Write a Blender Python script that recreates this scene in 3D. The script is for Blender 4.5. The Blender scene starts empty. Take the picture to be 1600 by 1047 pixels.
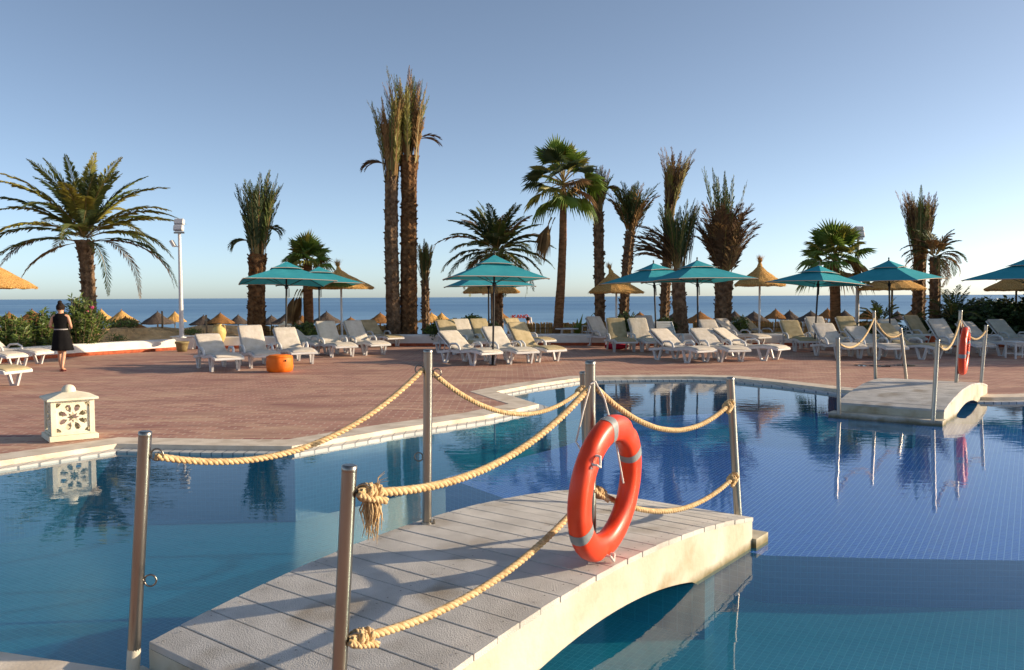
import bpy, math, random
from mathutils import Vector, Matrix, noise
from mathutils.geometry import tessellate_polygon
R = math.radians
rnd = random.Random(7)
C = bpy.context.scene.collection
V = Vector

# ------------------------------------------------------------------ camera
F = 1300.0
CAMZ = 1.63
pit = math.atan(59.5 / F)
fw = V((0, math.cos(pit), -math.sin(pit)))
r0 = V((1, 0, 0)); u0 = V((0, math.sin(pit), math.cos(pit)))
rt = (r0 - u0 * .005).normalized(); up = (u0 + r0 * .005).normalized()
CAM = V((0, 0, CAMZ))
cam_d = bpy.data.cameras.new('camera'); cam = bpy.data.objects.new('camera', cam_d); C.objects.link(cam)
cam.matrix_world = Matrix(((rt.x, up.x, -fw.x, 0), (rt.y, up.y, -fw.y, 0), (rt.z, up.z, -fw.z, CAMZ), (0, 0, 0, 1)))
cam_d.sensor_width = 36; cam_d.sensor_fit = 'HORIZONTAL'; cam_d.lens = F / 1600 * 36
cam_d.clip_start = .05; cam_d.clip_end = 60000
bpy.context.scene.camera = cam

def ray(x, y): return fw * F + rt * (x - 800) + up * (523.5 - y)
def U(x, y, z=0.0):
    d = ray(x, y); return CAM + d * ((z - CAMZ) / d.z)
def D(x, y, Y):
    d = ray(x, y); return CAM + d * (Y / d.y)
def PX(Y): return F / Y

# ------------------------------------------------------------------ mesh builder
class MB:
    def __init__(s): s.v = []; s.f = []; s.m = []; s.s = []
    def add(s, vs, fs, mat=0, smooth=False):
        o = len(s.v); s.v += [tuple(p) for p in vs]
        for f in fs: s.f.append(tuple(i + o for i in f)); s.m.append(mat); s.s.append(smooth)
    def tri(s, a, b, c, mat=0):
        o = len(s.v); s.v += [tuple(a), tuple(b), tuple(c)]; s.f.append((o, o + 1, o + 2)); s.m.append(mat); s.s.append(False)
    def quad(s, a, b, c, d, mat=0):
        o = len(s.v); s.v += [tuple(a), tuple(b), tuple(c), tuple(d)]; s.f.append((o, o + 1, o + 2, o + 3)); s.m.append(mat); s.s.append(False)
    def box(s, c, size, mat=0, M=None, bev=0.0):
        x, y, z = size[0] / 2, size[1] / 2, size[2] / 2
        if bev <= 0:
            vs = [V((a * x, b * y, d * z)) for d in (-1, 1) for b in (-1, 1) for a in (-1, 1)]
            fs = [(0, 2, 3, 1), (4, 5, 7, 6), (0, 1, 5, 4), (2, 6, 7, 3), (0, 4, 6, 2), (1, 3, 7, 5)]
        else:
            b_ = min(bev, x * .9, y * .9, z * .9)
            vs = []; prof = [(-z, b_), (-z + b_, 0), (z - b_, 0), (z, b_)]
            for (zz, i_) in prof:
                X, Y = x - i_, y - i_
                vs += [V((-X + b_ * (i_ == 0), -Y, zz)), V((X - b_ * (i_ == 0), -Y, zz)), V((X, -Y + b_ * (i_ == 0), zz)), V((X, Y - b_ * (i_ == 0), zz)),
                       V((X - b_ * (i_ == 0), Y, zz)), V((-X + b_ * (i_ == 0), Y, zz)), V((-X, Y - b_ * (i_ == 0), zz)), V((-X, -Y + b_ * (i_ == 0), zz))]
            fs = [tuple(range(7, -1, -1)), tuple(range(24, 32))]
            for k in range(3):
                for i in range(8): fs.append((k * 8 + i, k * 8 + (i + 1) % 8, k * 8 + 8 + (i + 1) % 8, k * 8 + 8 + i))
        c = V(c)
        s.add([(M @ p if M else p) + c for p in vs], fs, mat)
    def tube(s, pts, rad, n=8, mat=0, caps=True, smooth=True, flat=1.0):
        pts = [V(p) for p in pts]; m = len(pts)
        if not isinstance(rad, (list, tuple)): rad = [rad] * m
        t0 = (pts[1] - pts[0]).normalized()
        a = V((0, 0, 1)) if abs(t0.z) < .9 else V((1, 0, 0))
        u = t0.cross(a).normalized()
        vs = []; o = 0
        for i in range(m):
            t = (pts[min(i + 1, m - 1)] - pts[max(i - 1, 0)])
            t = t.normalized() if t.length > 1e-9 else t0
            u = (u - t * u.dot(t)); u = u.normalized() if u.length > 1e-9 else t.orthogonal().normalized()
            w = t.cross(u)
            for k in range(n):
                an = 2 * math.pi * k / n
                vs.append(pts[i] + (u * math.cos(an) + w * math.sin(an) * flat) * rad[i])
        fs = []
        for i in range(m - 1):
            for k in range(n):
                fs.append((i * n + k, i * n + (k + 1) % n, (i + 1) * n + (k + 1) % n, (i + 1) * n + k))
        s.add(vs, fs, mat, smooth)
        if caps:
            s.add([vs[k] for k in range(n)], [tuple(range(n - 1, -1, -1))], mat)
            s.add([vs[(m - 1) * n + k] for k in range(n)], [tuple(range(n))], mat)
    def lathe(s, prof, n=20, c=(0, 0, 0), mat=0, smooth=True, M=None):
        c = V(c); vs = []; fs = []
        for (r, z) in prof:
            for k in range(n):
                a = 2 * math.pi * k / n
                p = V((r * math.cos(a), r * math.sin(a), z)); vs.append((M @ p if M else p) + c)
        for i in range(len(prof) - 1):
            for k in range(n): fs.append((i * n + k, i * n + (k + 1) % n, (i + 1) * n + (k + 1) % n, (i + 1) * n + k))
        s.add(vs, fs, mat, smooth)
    def poly_prism(s, outer, holes, fn, th, mat=0):
        """outline with holes in 2-D, fn maps (x,y,d) to 3-D, thickness th"""
        loops = [outer] + holes
        flat = [p for l in loops for p in l]
        tris = tessellate_polygon([[V((p[0], p[1], 0)) for p in l] for l in loops])
        n = len(flat)
        top = [fn(p[0], p[1], th) for p in flat]; bot = [fn(p[0], p[1], 0) for p in flat]
        nrm = (V(top[0]) - V(bot[0]))
        fs = []
        for t in tris:
            a, b, c = (V(top[i]) for i in t)
            if (b - a).cross(c - a).dot(nrm) < 0: t = (t[0], t[2], t[1])
            fs.append(tuple(t)); fs.append((t[0] + n, t[2] + n, t[1] + n))
        o = 0
        for l in loops:
            m = len(l)
            for i in range(m):
                j = (i + 1) % m; fs.append((o + i, o + j, o + j + n, o + i + n))
            o += m
        s.add(top + bot, fs, mat)
    def build(s, name, mats, parent=None, origin=None, recalc=False):
        me = bpy.data.meshes.new(name)
        if origin is None and parent is not None and parent.get('_w'): origin = V(parent['_w'])
        if origin is not None:
            ox, oy, oz = origin; vv = [(x - ox, y - oy, z - oz) for (x, y, z) in s.v]
        else: vv = s.v
        me.from_pydata(vv, [], s.f)
        for m in (mats if isinstance(mats, (list, tuple)) else [mats]): me.materials.append(m)
        me.polygons.foreach_set('material_index', s.m); me.polygons.foreach_set('use_smooth', s.s)
        if recalc:
            import bmesh
            b = bmesh.new(); b.from_mesh(me); bmesh.ops.remove_doubles(b, verts=b.verts, dist=1e-5); bmesh.ops.recalc_face_normals(b, faces=b.faces); b.to_mesh(me); b.free()
        me.update()
        o = bpy.data.objects.new(name, me); C.objects.link(o)
        if parent is not None: o.parent = parent
        elif origin is not None: o.location = origin
        return o

def tag(o, label, cat, group=None):
    o['label'] = label; o['category'] = cat
    if group: o['group'] = group
    return o
def struct(o, kind='structure'): o['kind'] = kind; return o
def thing(name, label, cat, loc=(0, 0, 0), rz=0, group=None, world=False):
    o = bpy.data.objects.new(name, None); C.objects.link(o); o.location = loc; o.rotation_euler = (0, 0, rz)
    o.empty_display_size = .1
    if world: o['_w'] = tuple(loc)
    return tag(o, label, cat, group)
def kids(o): return [c for c in C.objects if c.parent == o]
def copy_tree(o, loc=None, rz=None, label=None, group=None, scale=None, parent=None):
    c = o.copy(); C.objects.link(c)
    if parent is not None: c.parent = parent
    if loc is not None: c.location = loc
    if rz is not None: c.rotation_euler = (0, 0, rz)
    if scale is not None: c.scale = scale
    if label: c['label'] = label
    if group: c['group'] = group
    for k in CH.get(o.name, []):
        copy_tree(k, parent=c)
    return c
CH = {}
def index_children(o):
    l = [c for c in C.objects if c.parent == o]; CH[o.name] = l
    for c in l: index_children(c)

# ------------------------------------------------------------------ materials
def lin(r, g, b):
    f = lambda c: (c / 255 / 12.92) if c / 255 <= .04045 else ((c / 255 + .055) / 1.055) ** 2.4
    return (f(r), f(g), f(b), 1)
def nodes(name):
    m = bpy.data.materials.new(name); m.use_nodes = True
    nt = m.node_tree; nt.nodes.clear()
    return m, nt, nt.nodes.new
def pm(name, col, col2=None, scale=6, rough=.6, spec=.4, metal=0, bump=0, bscale=40, stretch=(1, 1, 1), transl=0, detail=6, lo=.35, hi=.65, third=None, tscale=1.2, tlo=.5, thi=.7, bdist=.01):
    m, nt, N = nodes(name); L = nt.links.new
    out = N('ShaderNodeOutputMaterial'); p = N('ShaderNodeBsdfPrincipled')
    p.inputs['Roughness'].default_value = rough; p.inputs['Metallic'].default_value = metal
    p.inputs['Specular IOR Level'].default_value = spec
    col = tuple(col[:3]) + (1,)
    tc = N('ShaderNodeTexCoord'); mp = N('ShaderNodeMapping'); mp.inputs['Scale'].default_value = stretch
    L(tc.outputs['Object'], mp.inputs['Vector'])
    src = None
    if col2 is not None:
        col2 = tuple(col2[:3]) + (1,)
        n = N('ShaderNodeTexNoise'); n.inputs['Scale'].default_value = scale; n.inputs['Detail'].default_value = detail
        L(mp.outputs['Vector'], n.inputs['Vector'])
        mr = N('ShaderNodeMapRange'); mr.inputs['From Min'].default_value = lo; mr.inputs['From Max'].default_value = hi
        L(n.outputs['Fac'], mr.inputs['Value'])
        mx = N('ShaderNodeMix'); mx.data_type = 'RGBA'; mx.inputs[6].default_value = col; mx.inputs[7].default_value = col2
        L(mr.outputs['Result'], mx.inputs[0]); src = mx.outputs[2]
        if third is not None:
            n2 = N('ShaderNodeTexNoise'); n2.inputs['Scale'].default_value = tscale; n2.inputs['Detail'].default_value = 8
            L(mp.outputs['Vector'], n2.inputs['Vector'])
            mr2 = N('ShaderNodeMapRange'); mr2.inputs['From Min'].default_value = tlo; mr2.inputs['From Max'].default_value = thi
            L(n2.outputs['Fac'], mr2.inputs['Value'])
            m2 = N('ShaderNodeMix'); m2.data_type = 'RGBA'; m2.inputs[7].default_value = tuple(third[:3]) + (1,)
            L(mr2.outputs['Result'], m2.inputs[0]); L(src, m2.inputs[6]); src = m2.outputs[2]
        L(src, p.inputs['Base Color'])
    else: p.inputs['Base Color'].default_value = col
    if bump:
        b = N('ShaderNodeBump'); b.inputs['Strength'].default_value = bump; b.inputs['Distance'].default_value = bdist
        n3 = N('ShaderNodeTexNoise'); n3.inputs['Scale'].default_value = bscale; n3.inputs['Detail'].default_value = 5
        L(mp.outputs['Vector'], n3.inputs['Vector']); L(n3.outputs['Fac'], b.inputs['Height']); L(b.outputs['Normal'], p.inputs['Normal'])
    sh = p.outputs['BSDF']
    if transl:
        t = N('ShaderNodeBsdfTranslucent')
        if src: L(src, t.inputs['Color'])
        else: t.inputs['Color'].default_value = col
        ms = N('ShaderNodeMixShader'); ms.inputs[0].default_value = transl
        L(sh, ms.inputs[1]); L(t.outputs['BSDF'], ms.inputs[2]); sh = ms.outputs[0]
    L(sh, out.inputs['Surface'])
    return m

def tile_mat(name, c1, c2, grout, size=.05, gap=.004, rot=0.0, vertical=False, rough=.25, offset=0.0, rowh=None, dirt=None, dscale=1.5, dlo=.5, dhi=.75, bump=0, stain=None, bias=0.0, stretch=(1,1,1)):
    m, nt, N = nodes(name); L = nt.links.new
    out = N('ShaderNodeOutputMaterial'); p = N('ShaderNodeBsdfPrincipled'); p.inputs['Roughness'].default_value = rough
    g = N('ShaderNodeNewGeometry')
    mp = N('ShaderNodeMapping'); mp.inputs['Rotation'].default_value = (0, 0, rot)
    if vertical:
        sx = N('ShaderNodeSeparateXYZ'); L(g.outputs['Position'], sx.inputs[0])
        sub = N('ShaderNodeMath'); sub.operation = 'MULTIPLY_ADD'; sub.inputs[1].default_value = vertical if isinstance(vertical, float) else .35
        L(sx.outputs['Y'], sub.inputs[0]); L(sx.outputs['X'], sub.inputs[2])
        cx = N('ShaderNodeCombineXYZ'); L(sub.outputs[0], cx.inputs[0]); L(sx.outputs['Z'], cx.inputs[1])
        L(cx.outputs[0], mp.inputs['Vector'])
    else: L(g.outputs['Position'], mp.inputs['Vector'])
    b = N('ShaderNodeTexBrick'); b.offset = offset; b.squash = 1
    b.inputs['Color1'].default_value = c1; b.inputs['Color2'].default_value = c2; b.inputs['Mortar'].default_value = grout
    b.inputs['Scale'].default_value = 1; b.inputs['Mortar Size'].default_value = gap; b.inputs['Mortar Smooth'].default_value = .1
    b.inputs['Brick Width'].default_value = size; b.inputs['Row Height'].default_value = rowh or size; b.inputs['Bias'].default_value = bias
    L(mp.outputs['Vector'], b.inputs['Vector'])
    src = b.outputs['Color']
    for (colr, sc, lo, hi) in ([(dirt, dscale, dlo, dhi)] if dirt else []) + (stain or []):
        mp2 = N('ShaderNodeMapping'); mp2.inputs['Scale'].default_value = stretch; L(g.outputs['Position'], mp2.inputs['Vector'])
        n = N('ShaderNodeTexNoise'); n.inputs['Scale'].default_value = sc; n.inputs['Detail'].default_value = 9; n.inputs['Roughness'].default_value = .65
        L(mp2.outputs['Vector'], n.inputs['Vector'])
        mr = N('ShaderNodeMapRange'); mr.inputs['From Min'].default_value = lo; mr.inputs['From Max'].default_value = hi
        L(n.outputs['Fac'], mr.inputs['Value'])
        mx = N('ShaderNodeMix'); mx.data_type = 'RGBA'; mx.inputs[7].default_value = colr
        L(mr.outputs['Result'], mx.inputs[0]); L(src, mx.inputs[6]); src = mx.outputs[2]
    L(src, p.inputs['Base Color'])
    if bump:
        bm_ = N('ShaderNodeBump'); bm_.inputs['Strength'].default_value = bump; bm_.inputs['Distance'].default_value = .01
        inv = N('ShaderNodeMath'); inv.operation = 'SUBTRACT'; inv.inputs[0].default_value = 1; L(b.outputs['Fac'], inv.inputs[1])
        n3 = N('ShaderNodeTexNoise'); n3.inputs['Scale'].default_value = 30; n3.inputs['Detail'].default_value = 6
        L(g.outputs['Position'], n3.inputs['Vector'])
        ad = N('ShaderNodeMath'); ad.operation = 'MULTIPLY_ADD'; ad.inputs[1].default_value = .7
        L(n3.outputs['Fac'], ad.inputs[0]); L(inv.outputs[0], ad.inputs[2])
        L(ad.outputs[0], bm_.inputs['Height']); L(bm_.outputs['Normal'], p.inputs['Normal'])
    L(p.outputs['BSDF'], out.inputs['Surface'])
    return m

M = {}
M['concrete'] = pm('concrete', lin(206, 200, 184), lin(188, 179, 157), scale=3, rough=.85, bump=.35, bscale=25, third=lin(156, 138, 106), tscale=3.4, tlo=.54, thi=.76)
def stain_line(m, z0, z1, col):
    nt = m.node_tree; N = nt.nodes.new; L = nt.links.new
    p = [n for n in nt.nodes if n.type == 'BSDF_PRINCIPLED'][0]; src = p.inputs['Base Color'].links[0].from_socket
    g = N('ShaderNodeNewGeometry'); sx = N('ShaderNodeSeparateXYZ'); L(g.outputs['Position'], sx.inputs[0])
    n = N('ShaderNodeTexNoise'); n.inputs['Scale'].default_value = 7; n.inputs['Detail'].default_value = 6; L(g.outputs['Position'], n.inputs['Vector'])
    ma = N('ShaderNodeMath'); ma.operation = 'MULTIPLY_ADD'; ma.inputs[1].default_value = -.09; L(n.outputs['Fac'], ma.inputs[0]); L(sx.outputs['Z'], ma.inputs[2])
    mr = N('ShaderNodeMapRange'); mr.inputs['From Min'].default_value = z1 - .045; mr.inputs['From Max'].default_value = z0 - .045; L(ma.outputs[0], mr.inputs['Value'])
    mx = N('ShaderNodeMix'); mx.data_type = 'RGBA'; mx.inputs[7].default_value = col; L(mr.outputs['Result'], mx.inputs[0]); L(src, mx.inputs[6]); L(mx.outputs[2], p.inputs['Base Color'])
stain_line(M['concrete'], -.115, -.06, lin(118, 108, 78))
M['screw'] = pm('screw_head', (.16, .14, .12), rough=.5, metal=.6)
M['plank'] = pm('deck_plank', lin(204, 200, 193), lin(182, 178, 171), scale=5, rough=.85, bump=.8, bscale=150, bdist=.005, third=lin(150, 136, 116), tscale=2.6, tlo=.58, thi=.78)
M['steel'] = pm('brushed_steel', (.37, .345, .305), (.27, .25, .22), scale=14, rough=.3, metal=1, stretch=(1, 1, .15), bump=.05, bscale=60)
M['steel_dark'] = pm('ring_steel', (.25, .23, .2), rough=.35, metal=1)
M['rope'] = pm('manila_rope', lin(214, 188, 144), lin(182, 150, 104), scale=40, rough=.85, bump=.6, bscale=160, bdist=.004)
M['cord'] = pm('white_cord', lin(225, 220, 212), rough=.8)
M['ring'] = pm('orange_plastic', (.78, .060, .012), (.68, .046, .010), scale=6, rough=.38, spec=.45, bump=.12, bscale=5, third=(.80, .085, .035), tscale=7, tlo=.55, thi=.8)
M['band'] = pm('grey_reflective_tape', (.27, .29, .30), (.22, .235, .245), scale=18, rough=.45, bump=.2, bscale=60)
M['white_plastic'] = pm('white_plastic', (.64, .64, .64), (.56, .56, .55), scale=4, rough=.4)
M['cream'] = pm('cream_fabric', lin(212, 203, 190), lin(198, 188, 172), scale=7, rough=.9, spec=.1, bump=.35, bscale=9, bdist=.03)
M['tan'] = pm('tan_fabric', lin(186, 170, 136), lin(168, 152, 118), scale=7, rough=.9, spec=.1, bump=.35, bscale=9, bdist=.03)
M['teal'] = pm('teal_canvas', (.045, .35, .42), (.060, .39, .46), scale=2.5, rough=.85, spec=.1, bump=.3, bscale=5, bdist=.03, transl=.22)
M['piping'] = pm('canvas_piping', lin(205, 180, 160), rough=.8)
M['black'] = pm('black_metal', (.012, .012, .014), rough=.45)
M['thatch'] = pm('thatch_straw', lin(220, 176, 108), lin(172, 126, 70), scale=26, rough=.95, spec=.1, stretch=(1, 1, .25), bump=.9, bscale=60, bdist=.03)
M['thatch_grey'] = pm('weathered_thatch', lin(104, 92, 82), lin(66, 58, 54), scale=26, rough=.95, spec=.1, stretch=(1, 1, .25), bump=.9, bscale=60, bdist=.03)
M['thatch_brown'] = pm('brown_thatch', lin(160, 116, 70), lin(110, 76, 46), scale=26, rough=.95, spec=.1, stretch=(1, 1, .25), bump=.9, bscale=60, bdist=.03)
M['wood'] = pm('weathered_wood', lin(150, 128, 100), lin(110, 90, 66), scale=10, rough=.85, stretch=(1, 1, .15), bump=.4)
M['pole_white'] = pm('painted_pole', (.7, .7, .69), (.6, .59, .57), scale=5, rough=.45)
M['floodglass'] = pm('flood_glass', (.25, .26, .27), rough=.15, spec=.6)
M['limewash'] = pm('limewash', (.82, .80, .75), (.70, .67, .61), scale=3, rough=.85, bump=.5, bscale=35, third=(.60, .55, .47), tscale=1.3, tlo=.6, thi=.8)
M['brickband'] = pm('brick_band', lin(190, 98, 62), lin(150, 76, 50), scale=9, rough=.85, bump=.5, bscale=30)
M['lantern'] = pm('lantern_stone', (.80, .75, .60), (.70, .64, .48), scale=5, rough=.8, bump=.3, bscale=40, third=(.56, .46, .29), tscale=3, tlo=.62, thi=.78)
M['coping'] = pm('coping_stone', lin(222, 210, 192), lin(198, 184, 164), scale=4, rough=.7, bump=.25, bscale=50, third=lin(170, 150, 128), tscale=2, tlo=.58, thi=.75)
M['gutter'] = tile_mat('gutter_tile', (.56, .56, .54, 1), (.48, .48, .46, 1), (.16, .18, .2, 1), size=.125, gap=.008, rowh=50, rough=.35)
M['sand'] = pm('beach_sand', lin(222, 186, 138), lin(196, 158, 110), scale=1.2, rough=.95, spec=.1, bump=1.0, bscale=2.2, bdist=.25, third=lin(150, 122, 84), tscale=1.6, tlo=.55, thi=.7)
M['trunk'] = pm('date_trunk', lin(140, 116, 92), lin(92, 74, 58), scale=7, rough=.95, spec=.1, bump=.6, bscale=30, bdist=.03)
M['trunk_dark'] = pm('boot_trunk', lin(130, 98, 66), lin(78, 56, 38), scale=7, rough=.95, spec=.1, bump=.6, bscale=30, bdist=.03)
M['trunk_smooth'] = pm('fan_palm_trunk', lin(142, 104, 72), lin(104, 74, 50), scale=5, rough=.95, spec=.1, stretch=(1, 1, 3), bump=.5, bscale=20, bdist=.03)
M['frond'] = pm('green_frond', (.090, .130, .030), (.135, .165, .036), scale=2, rough=.5, spec=.35, transl=.35)
M['frond_dk'] = pm('dark_frond', (.055, .085, .030), (.075, .105, .034), scale=2, rough=.5, spec=.35, transl=.3)
M['frond_lt'] = pm('yellow_green_frond', (.22, .22, .040), (.28, .24, .045), scale=2, rough=.5, spec=.35, transl=.3)
M['frond_dry'] = pm('dry_frond', (.32, .20, .085), (.21, .12, .055), scale=3, rough=.85, spec=.1, transl=.2)
M['frond_brown'] = pm('brown_frond', (.15, .092, .050), (.10, .06, .036), scale=3, rough=.85, spec=.1, transl=.15)
M['rachis'] = pm('frond_stalk', (.20, .17, .05), (.26, .17, .06), scale=2, rough=.6)
M['fan'] = pm('fan_leaf', (.14, .22, .038), (.18, .26, .045), scale=2, rough=.45, spec=.4, transl=.3)
M['leaf'] = pm('hedge_leaf', (.065, .110, .024), (.095, .145, .032), scale=3, rough=.45, spec=.4, transl=.25)
M['leaf_dk'] = pm('dark_leaf', (.034, .062, .022), (.05, .082, .026), scale=3, rough=.45, spec=.35, transl=.2)
M['leaf_lt'] = pm('light_leaf', (.16, .22, .040), (.125, .18, .036), scale=3, rough=.45, spec=.4, transl=.3)
M['pink'] = pm('oleander_pink', (.62, .05, .20), (.75, .11, .30), scale=9, rough=.7, transl=.2)
M['reed'] = pm('reed_fence', lin(206, 168, 108), lin(160, 124, 76), scale=3, rough=.9, spec=.1, stretch=(14, 14, .6), bump=.5, bscale=30)
M['orange_vinyl'] = pm('orange_vinyl', lin(238, 122, 22), lin(226, 106, 16), scale=4, rough=.6, bump=.3, bscale=6, bdist=.03)
M['orange_box'] = pm('orange_box', lin(196, 88, 38), lin(176, 74, 32), scale=4, rough=.6)
M['amphora'] = pm('glazed_clay', lin(226, 200, 128), lin(204, 172, 104), scale=3, rough=.6, bump=.2)
M['pot'] = pm('pot_clay', lin(150, 134, 92), lin(122, 106, 70), scale=4, rough=.8)
M['red_cloth'] = pm('red_cloth', (.45, .012, .06), (.38, .010, .04), scale=4, rough=.85, bump=.5, bscale=10)
M['skin'] = pm('skin', lin(206, 158, 128), lin(190, 138, 108), scale=9, rough=.55)
M['black_cloth'] = pm('black_cloth', (.007, .007, .008), (.011, .0105, .011), scale=6, rough=.9, spec=.1, bump=.4, bscale=14)
M['white_cloth'] = pm('white_cloth', (.72, .72, .74), (.62, .62, .64), scale=6, rough=.9)
M['hair'] = pm('dark_hair', (.014, .009, .007), (.03, .02, .014), scale=30, rough=.85, spec=.1)
M['belt'] = pm('grey_belt', (.35, .33, .32), rough=.6)
M['sandal'] = pm('sandal', (.10, .012, .014), rough=.6)
M['red_paint'] = pm('red_paint', (.62, .07, .06), rough=.6)
M['terrace'] = tile_mat('terrace_brick', lin(184, 136, 116), lin(148, 96, 83), lin(190, 166, 146), size=.24, gap=.010, rowh=.12, offset=.5, rough=.72,
                        dirt=lin(204, 172, 142), dscale=2.2, dlo=.47, dhi=.66, stain=[(lin(134, 86, 78), 1.1, .50, .68), (lin(120, 82, 74), 7, .60, .72)], bump=.5, stretch=(.35, 1.3, 1))
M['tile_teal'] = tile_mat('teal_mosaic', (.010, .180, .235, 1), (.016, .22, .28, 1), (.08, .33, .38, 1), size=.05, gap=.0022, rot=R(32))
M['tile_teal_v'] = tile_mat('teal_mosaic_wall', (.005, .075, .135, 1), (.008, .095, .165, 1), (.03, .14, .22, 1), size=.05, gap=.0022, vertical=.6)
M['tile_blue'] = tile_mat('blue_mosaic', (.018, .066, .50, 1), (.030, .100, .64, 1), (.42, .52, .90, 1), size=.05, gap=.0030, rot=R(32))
M['tile_blue_shade'] = tile_mat('blue_mosaic_shaded_wall', (.010, .050, .22, 1), (.016, .07, .27, 1), (.10, .18, .42, 1), size=.05, gap=.0022, vertical=.05)  # shade on the platform wall put into a darker, tealer blue

def water_mat():
    m, nt, N = nodes('pool_water'); L = nt.links.new
    out = N('ShaderNodeOutputMaterial'); fr = N('ShaderNodeFresnel'); fr.inputs['IOR'].default_value = 1.33
    ge = N('ShaderNodeNewGeometry'); mi = N('ShaderNodeMath'); mi.operation = 'MULTIPLY_ADD'; mi.inputs[1].default_value = 1 / 1.33 - 1.33; mi.inputs[2].default_value = 1.33
    L(ge.outputs['Backfacing'], mi.inputs[0]); L(mi.outputs[0], fr.inputs['IOR'])
    tr = N('ShaderNodeBsdfTransparent'); tr.inputs['Color'].default_value = (.80, .95, .97, 1)
    gl = N('ShaderNodeBsdfGlossy'); gl.inputs['Roughness'].default_value = .0; gl.inputs['Color'].default_value = (.97, .97, .97, 1)
    g = N('ShaderNodeNewGeometry'); mp = N('ShaderNodeMapping'); mp.inputs['Scale'].default_value = (.55, 1.4, 1); mp.inputs['Rotation'].default_value = (0, 0, .2)
    L(g.outputs['Position'], mp.inputs['Vector'])
    n = N('ShaderNodeTexNoise'); n.inputs['Scale'].default_value = 5.5; n.inputs['Detail'].default_value = 3; n.inputs['Roughness'].default_value = .45; n.inputs['Distortion'].default_value = .6
    L(mp.outputs['Vector'], n.inputs['Vector'])
    b = N('ShaderNodeBump'); b.inputs['Strength'].default_value = .042; b.inputs['Distance'].default_value = .03
    L(n.outputs['Fac'], b.inputs['Height'])
    L(b.outputs['Normal'], gl.inputs['Normal']); L(b.outputs['Normal'], fr.inputs['Normal'])
    df = N('ShaderNodeBsdfDiffuse'); df.inputs['Color'].default_value = (.008, .19, .42, 1)
    tb = N('ShaderNodeMixShader'); tb.inputs[0].default_value = .23; L(tr.outputs[0], tb.inputs[1]); L(df.outputs[0], tb.inputs[2])
    ms = N('ShaderNodeMixShader'); L(fr.outputs[0], ms.inputs[0]); L(tb.outputs[0], ms.inputs[1]); L(gl.outputs[0], ms.inputs[2])
    L(ms.outputs[0], out.inputs['Surface']); return m
M['water'] = water_mat()
def sea_mat():
    m, nt, N = nodes('sea_water'); L = nt.links.new
    out = N('ShaderNodeOutputMaterial'); p = N('ShaderNodeBsdfPrincipled')
    p.inputs['Roughness'].default_value = .35; p.inputs['Specular IOR Level'].default_value = .12
    g = N('ShaderNodeNewGeometry'); mp = N('ShaderNodeMapping'); mp.inputs['Scale'].default_value = (.03, .22, 1)
    L(g.outputs['Position'], mp.inputs['Vector'])
    n = N('ShaderNodeTexNoise'); n.inputs['Scale'].default_value = 1; n.inputs['Detail'].default_value = 8; n.inputs['Roughness'].default_value = .6
    L(mp.outputs['Vector'], n.inputs['Vector'])
    mp3 = N('ShaderNodeMapping'); mp3.inputs['Scale'].default_value = (.0016, .009, 1); L(g.outputs['Position'], mp3.inputs['Vector'])
    n3 = N('ShaderNodeTexNoise'); n3.inputs['Scale'].default_value = 1; n3.inputs['Detail'].default_value = 5; L(mp3.outputs['Vector'], n3.inputs['Vector'])
    av = N('ShaderNodeMath'); av.operation = 'MULTIPLY_ADD'; av.inputs[1].default_value = .6; L(n3.outputs['Fac'], av.inputs[0])
    hv = N('ShaderNodeMath'); hv.operation = 'MULTIPLY'; hv.inputs[1].default_value = .5; L(n.outputs['Fac'], hv.inputs[0]); L(hv.outputs[0], av.inputs[2])
    cr = N('ShaderNodeValToRGB'); cr.color_ramp.elements[0].position = .45; cr.color_ramp.elements[0].color = (.040, .140, .30, 1)
    cr.color_ramp.elements[1].position = .66; cr.color_ramp.elements[1].color = (.16, .31, .47, 1)
    L(av.outputs[0], cr.inputs['Fac']); L(cr.outputs['Color'], p.inputs['Base Color'])
    b = N('ShaderNodeBump'); b.inputs['Strength'].default_value = .6; b.inputs['Distance'].default_value = .5
    mp2 = N('ShaderNodeMapping'); mp2.inputs['Scale'].default_value = (.25, .9, 1); L(g.outputs['Position'], mp2.inputs['Vector'])
    n2 = N('ShaderNodeTexNoise'); n2.inputs['Scale'].default_value = 1; n2.inputs['Detail'].default_value = 6; L(mp2.outputs['Vector'], n2.inputs['Vector'])
    L(n2.outputs['Fac'], b.inputs['Height']); L(b.outputs['Normal'], p.inputs['Normal'])
    L(p.outputs['BSDF'], out.inputs['Surface']); return m
M['sea'] = sea_mat()

# ------------------------------------------------------------------ world and sun
SUN_EL = R(16); SUN_AZ = R(4)          # azimuth measured from +X towards +Y
w = bpy.data.worlds.new('World'); bpy.context.scene.world = w; w.use_nodes = True
nt = w.node_tree; nt.nodes.clear()
sky = nt.nodes.new('ShaderNodeTexSky'); sky.sky_type = 'NISHITA'; sky.sun_disc = False
sky.sun_elevation = SUN_EL; sky.sun_rotation = R(90) - SUN_AZ
SKYMUL = (1.13, 1.05, .89, 1)
sky.altitude = 0; sky.air_density = .45; sky.dust_density = .75; sky.ozone_density = 2.0
bg = nt.nodes.new('ShaderNodeBackground'); bg.inputs['Strength'].default_value = .108
wo = nt.nodes.new('ShaderNodeOutputWorld')
mul = nt.nodes.new('ShaderNodeMix'); mul.data_type = 'RGBA'; mul.blend_type = 'MULTIPLY'; mul.inputs[0].default_value = 1; mul.inputs[7].default_value = SKYMUL
hs = nt.nodes.new('ShaderNodeHueSaturation'); hs.inputs['Saturation'].default_value = .88; hs.inputs['Value'].default_value = 1.0
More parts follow.
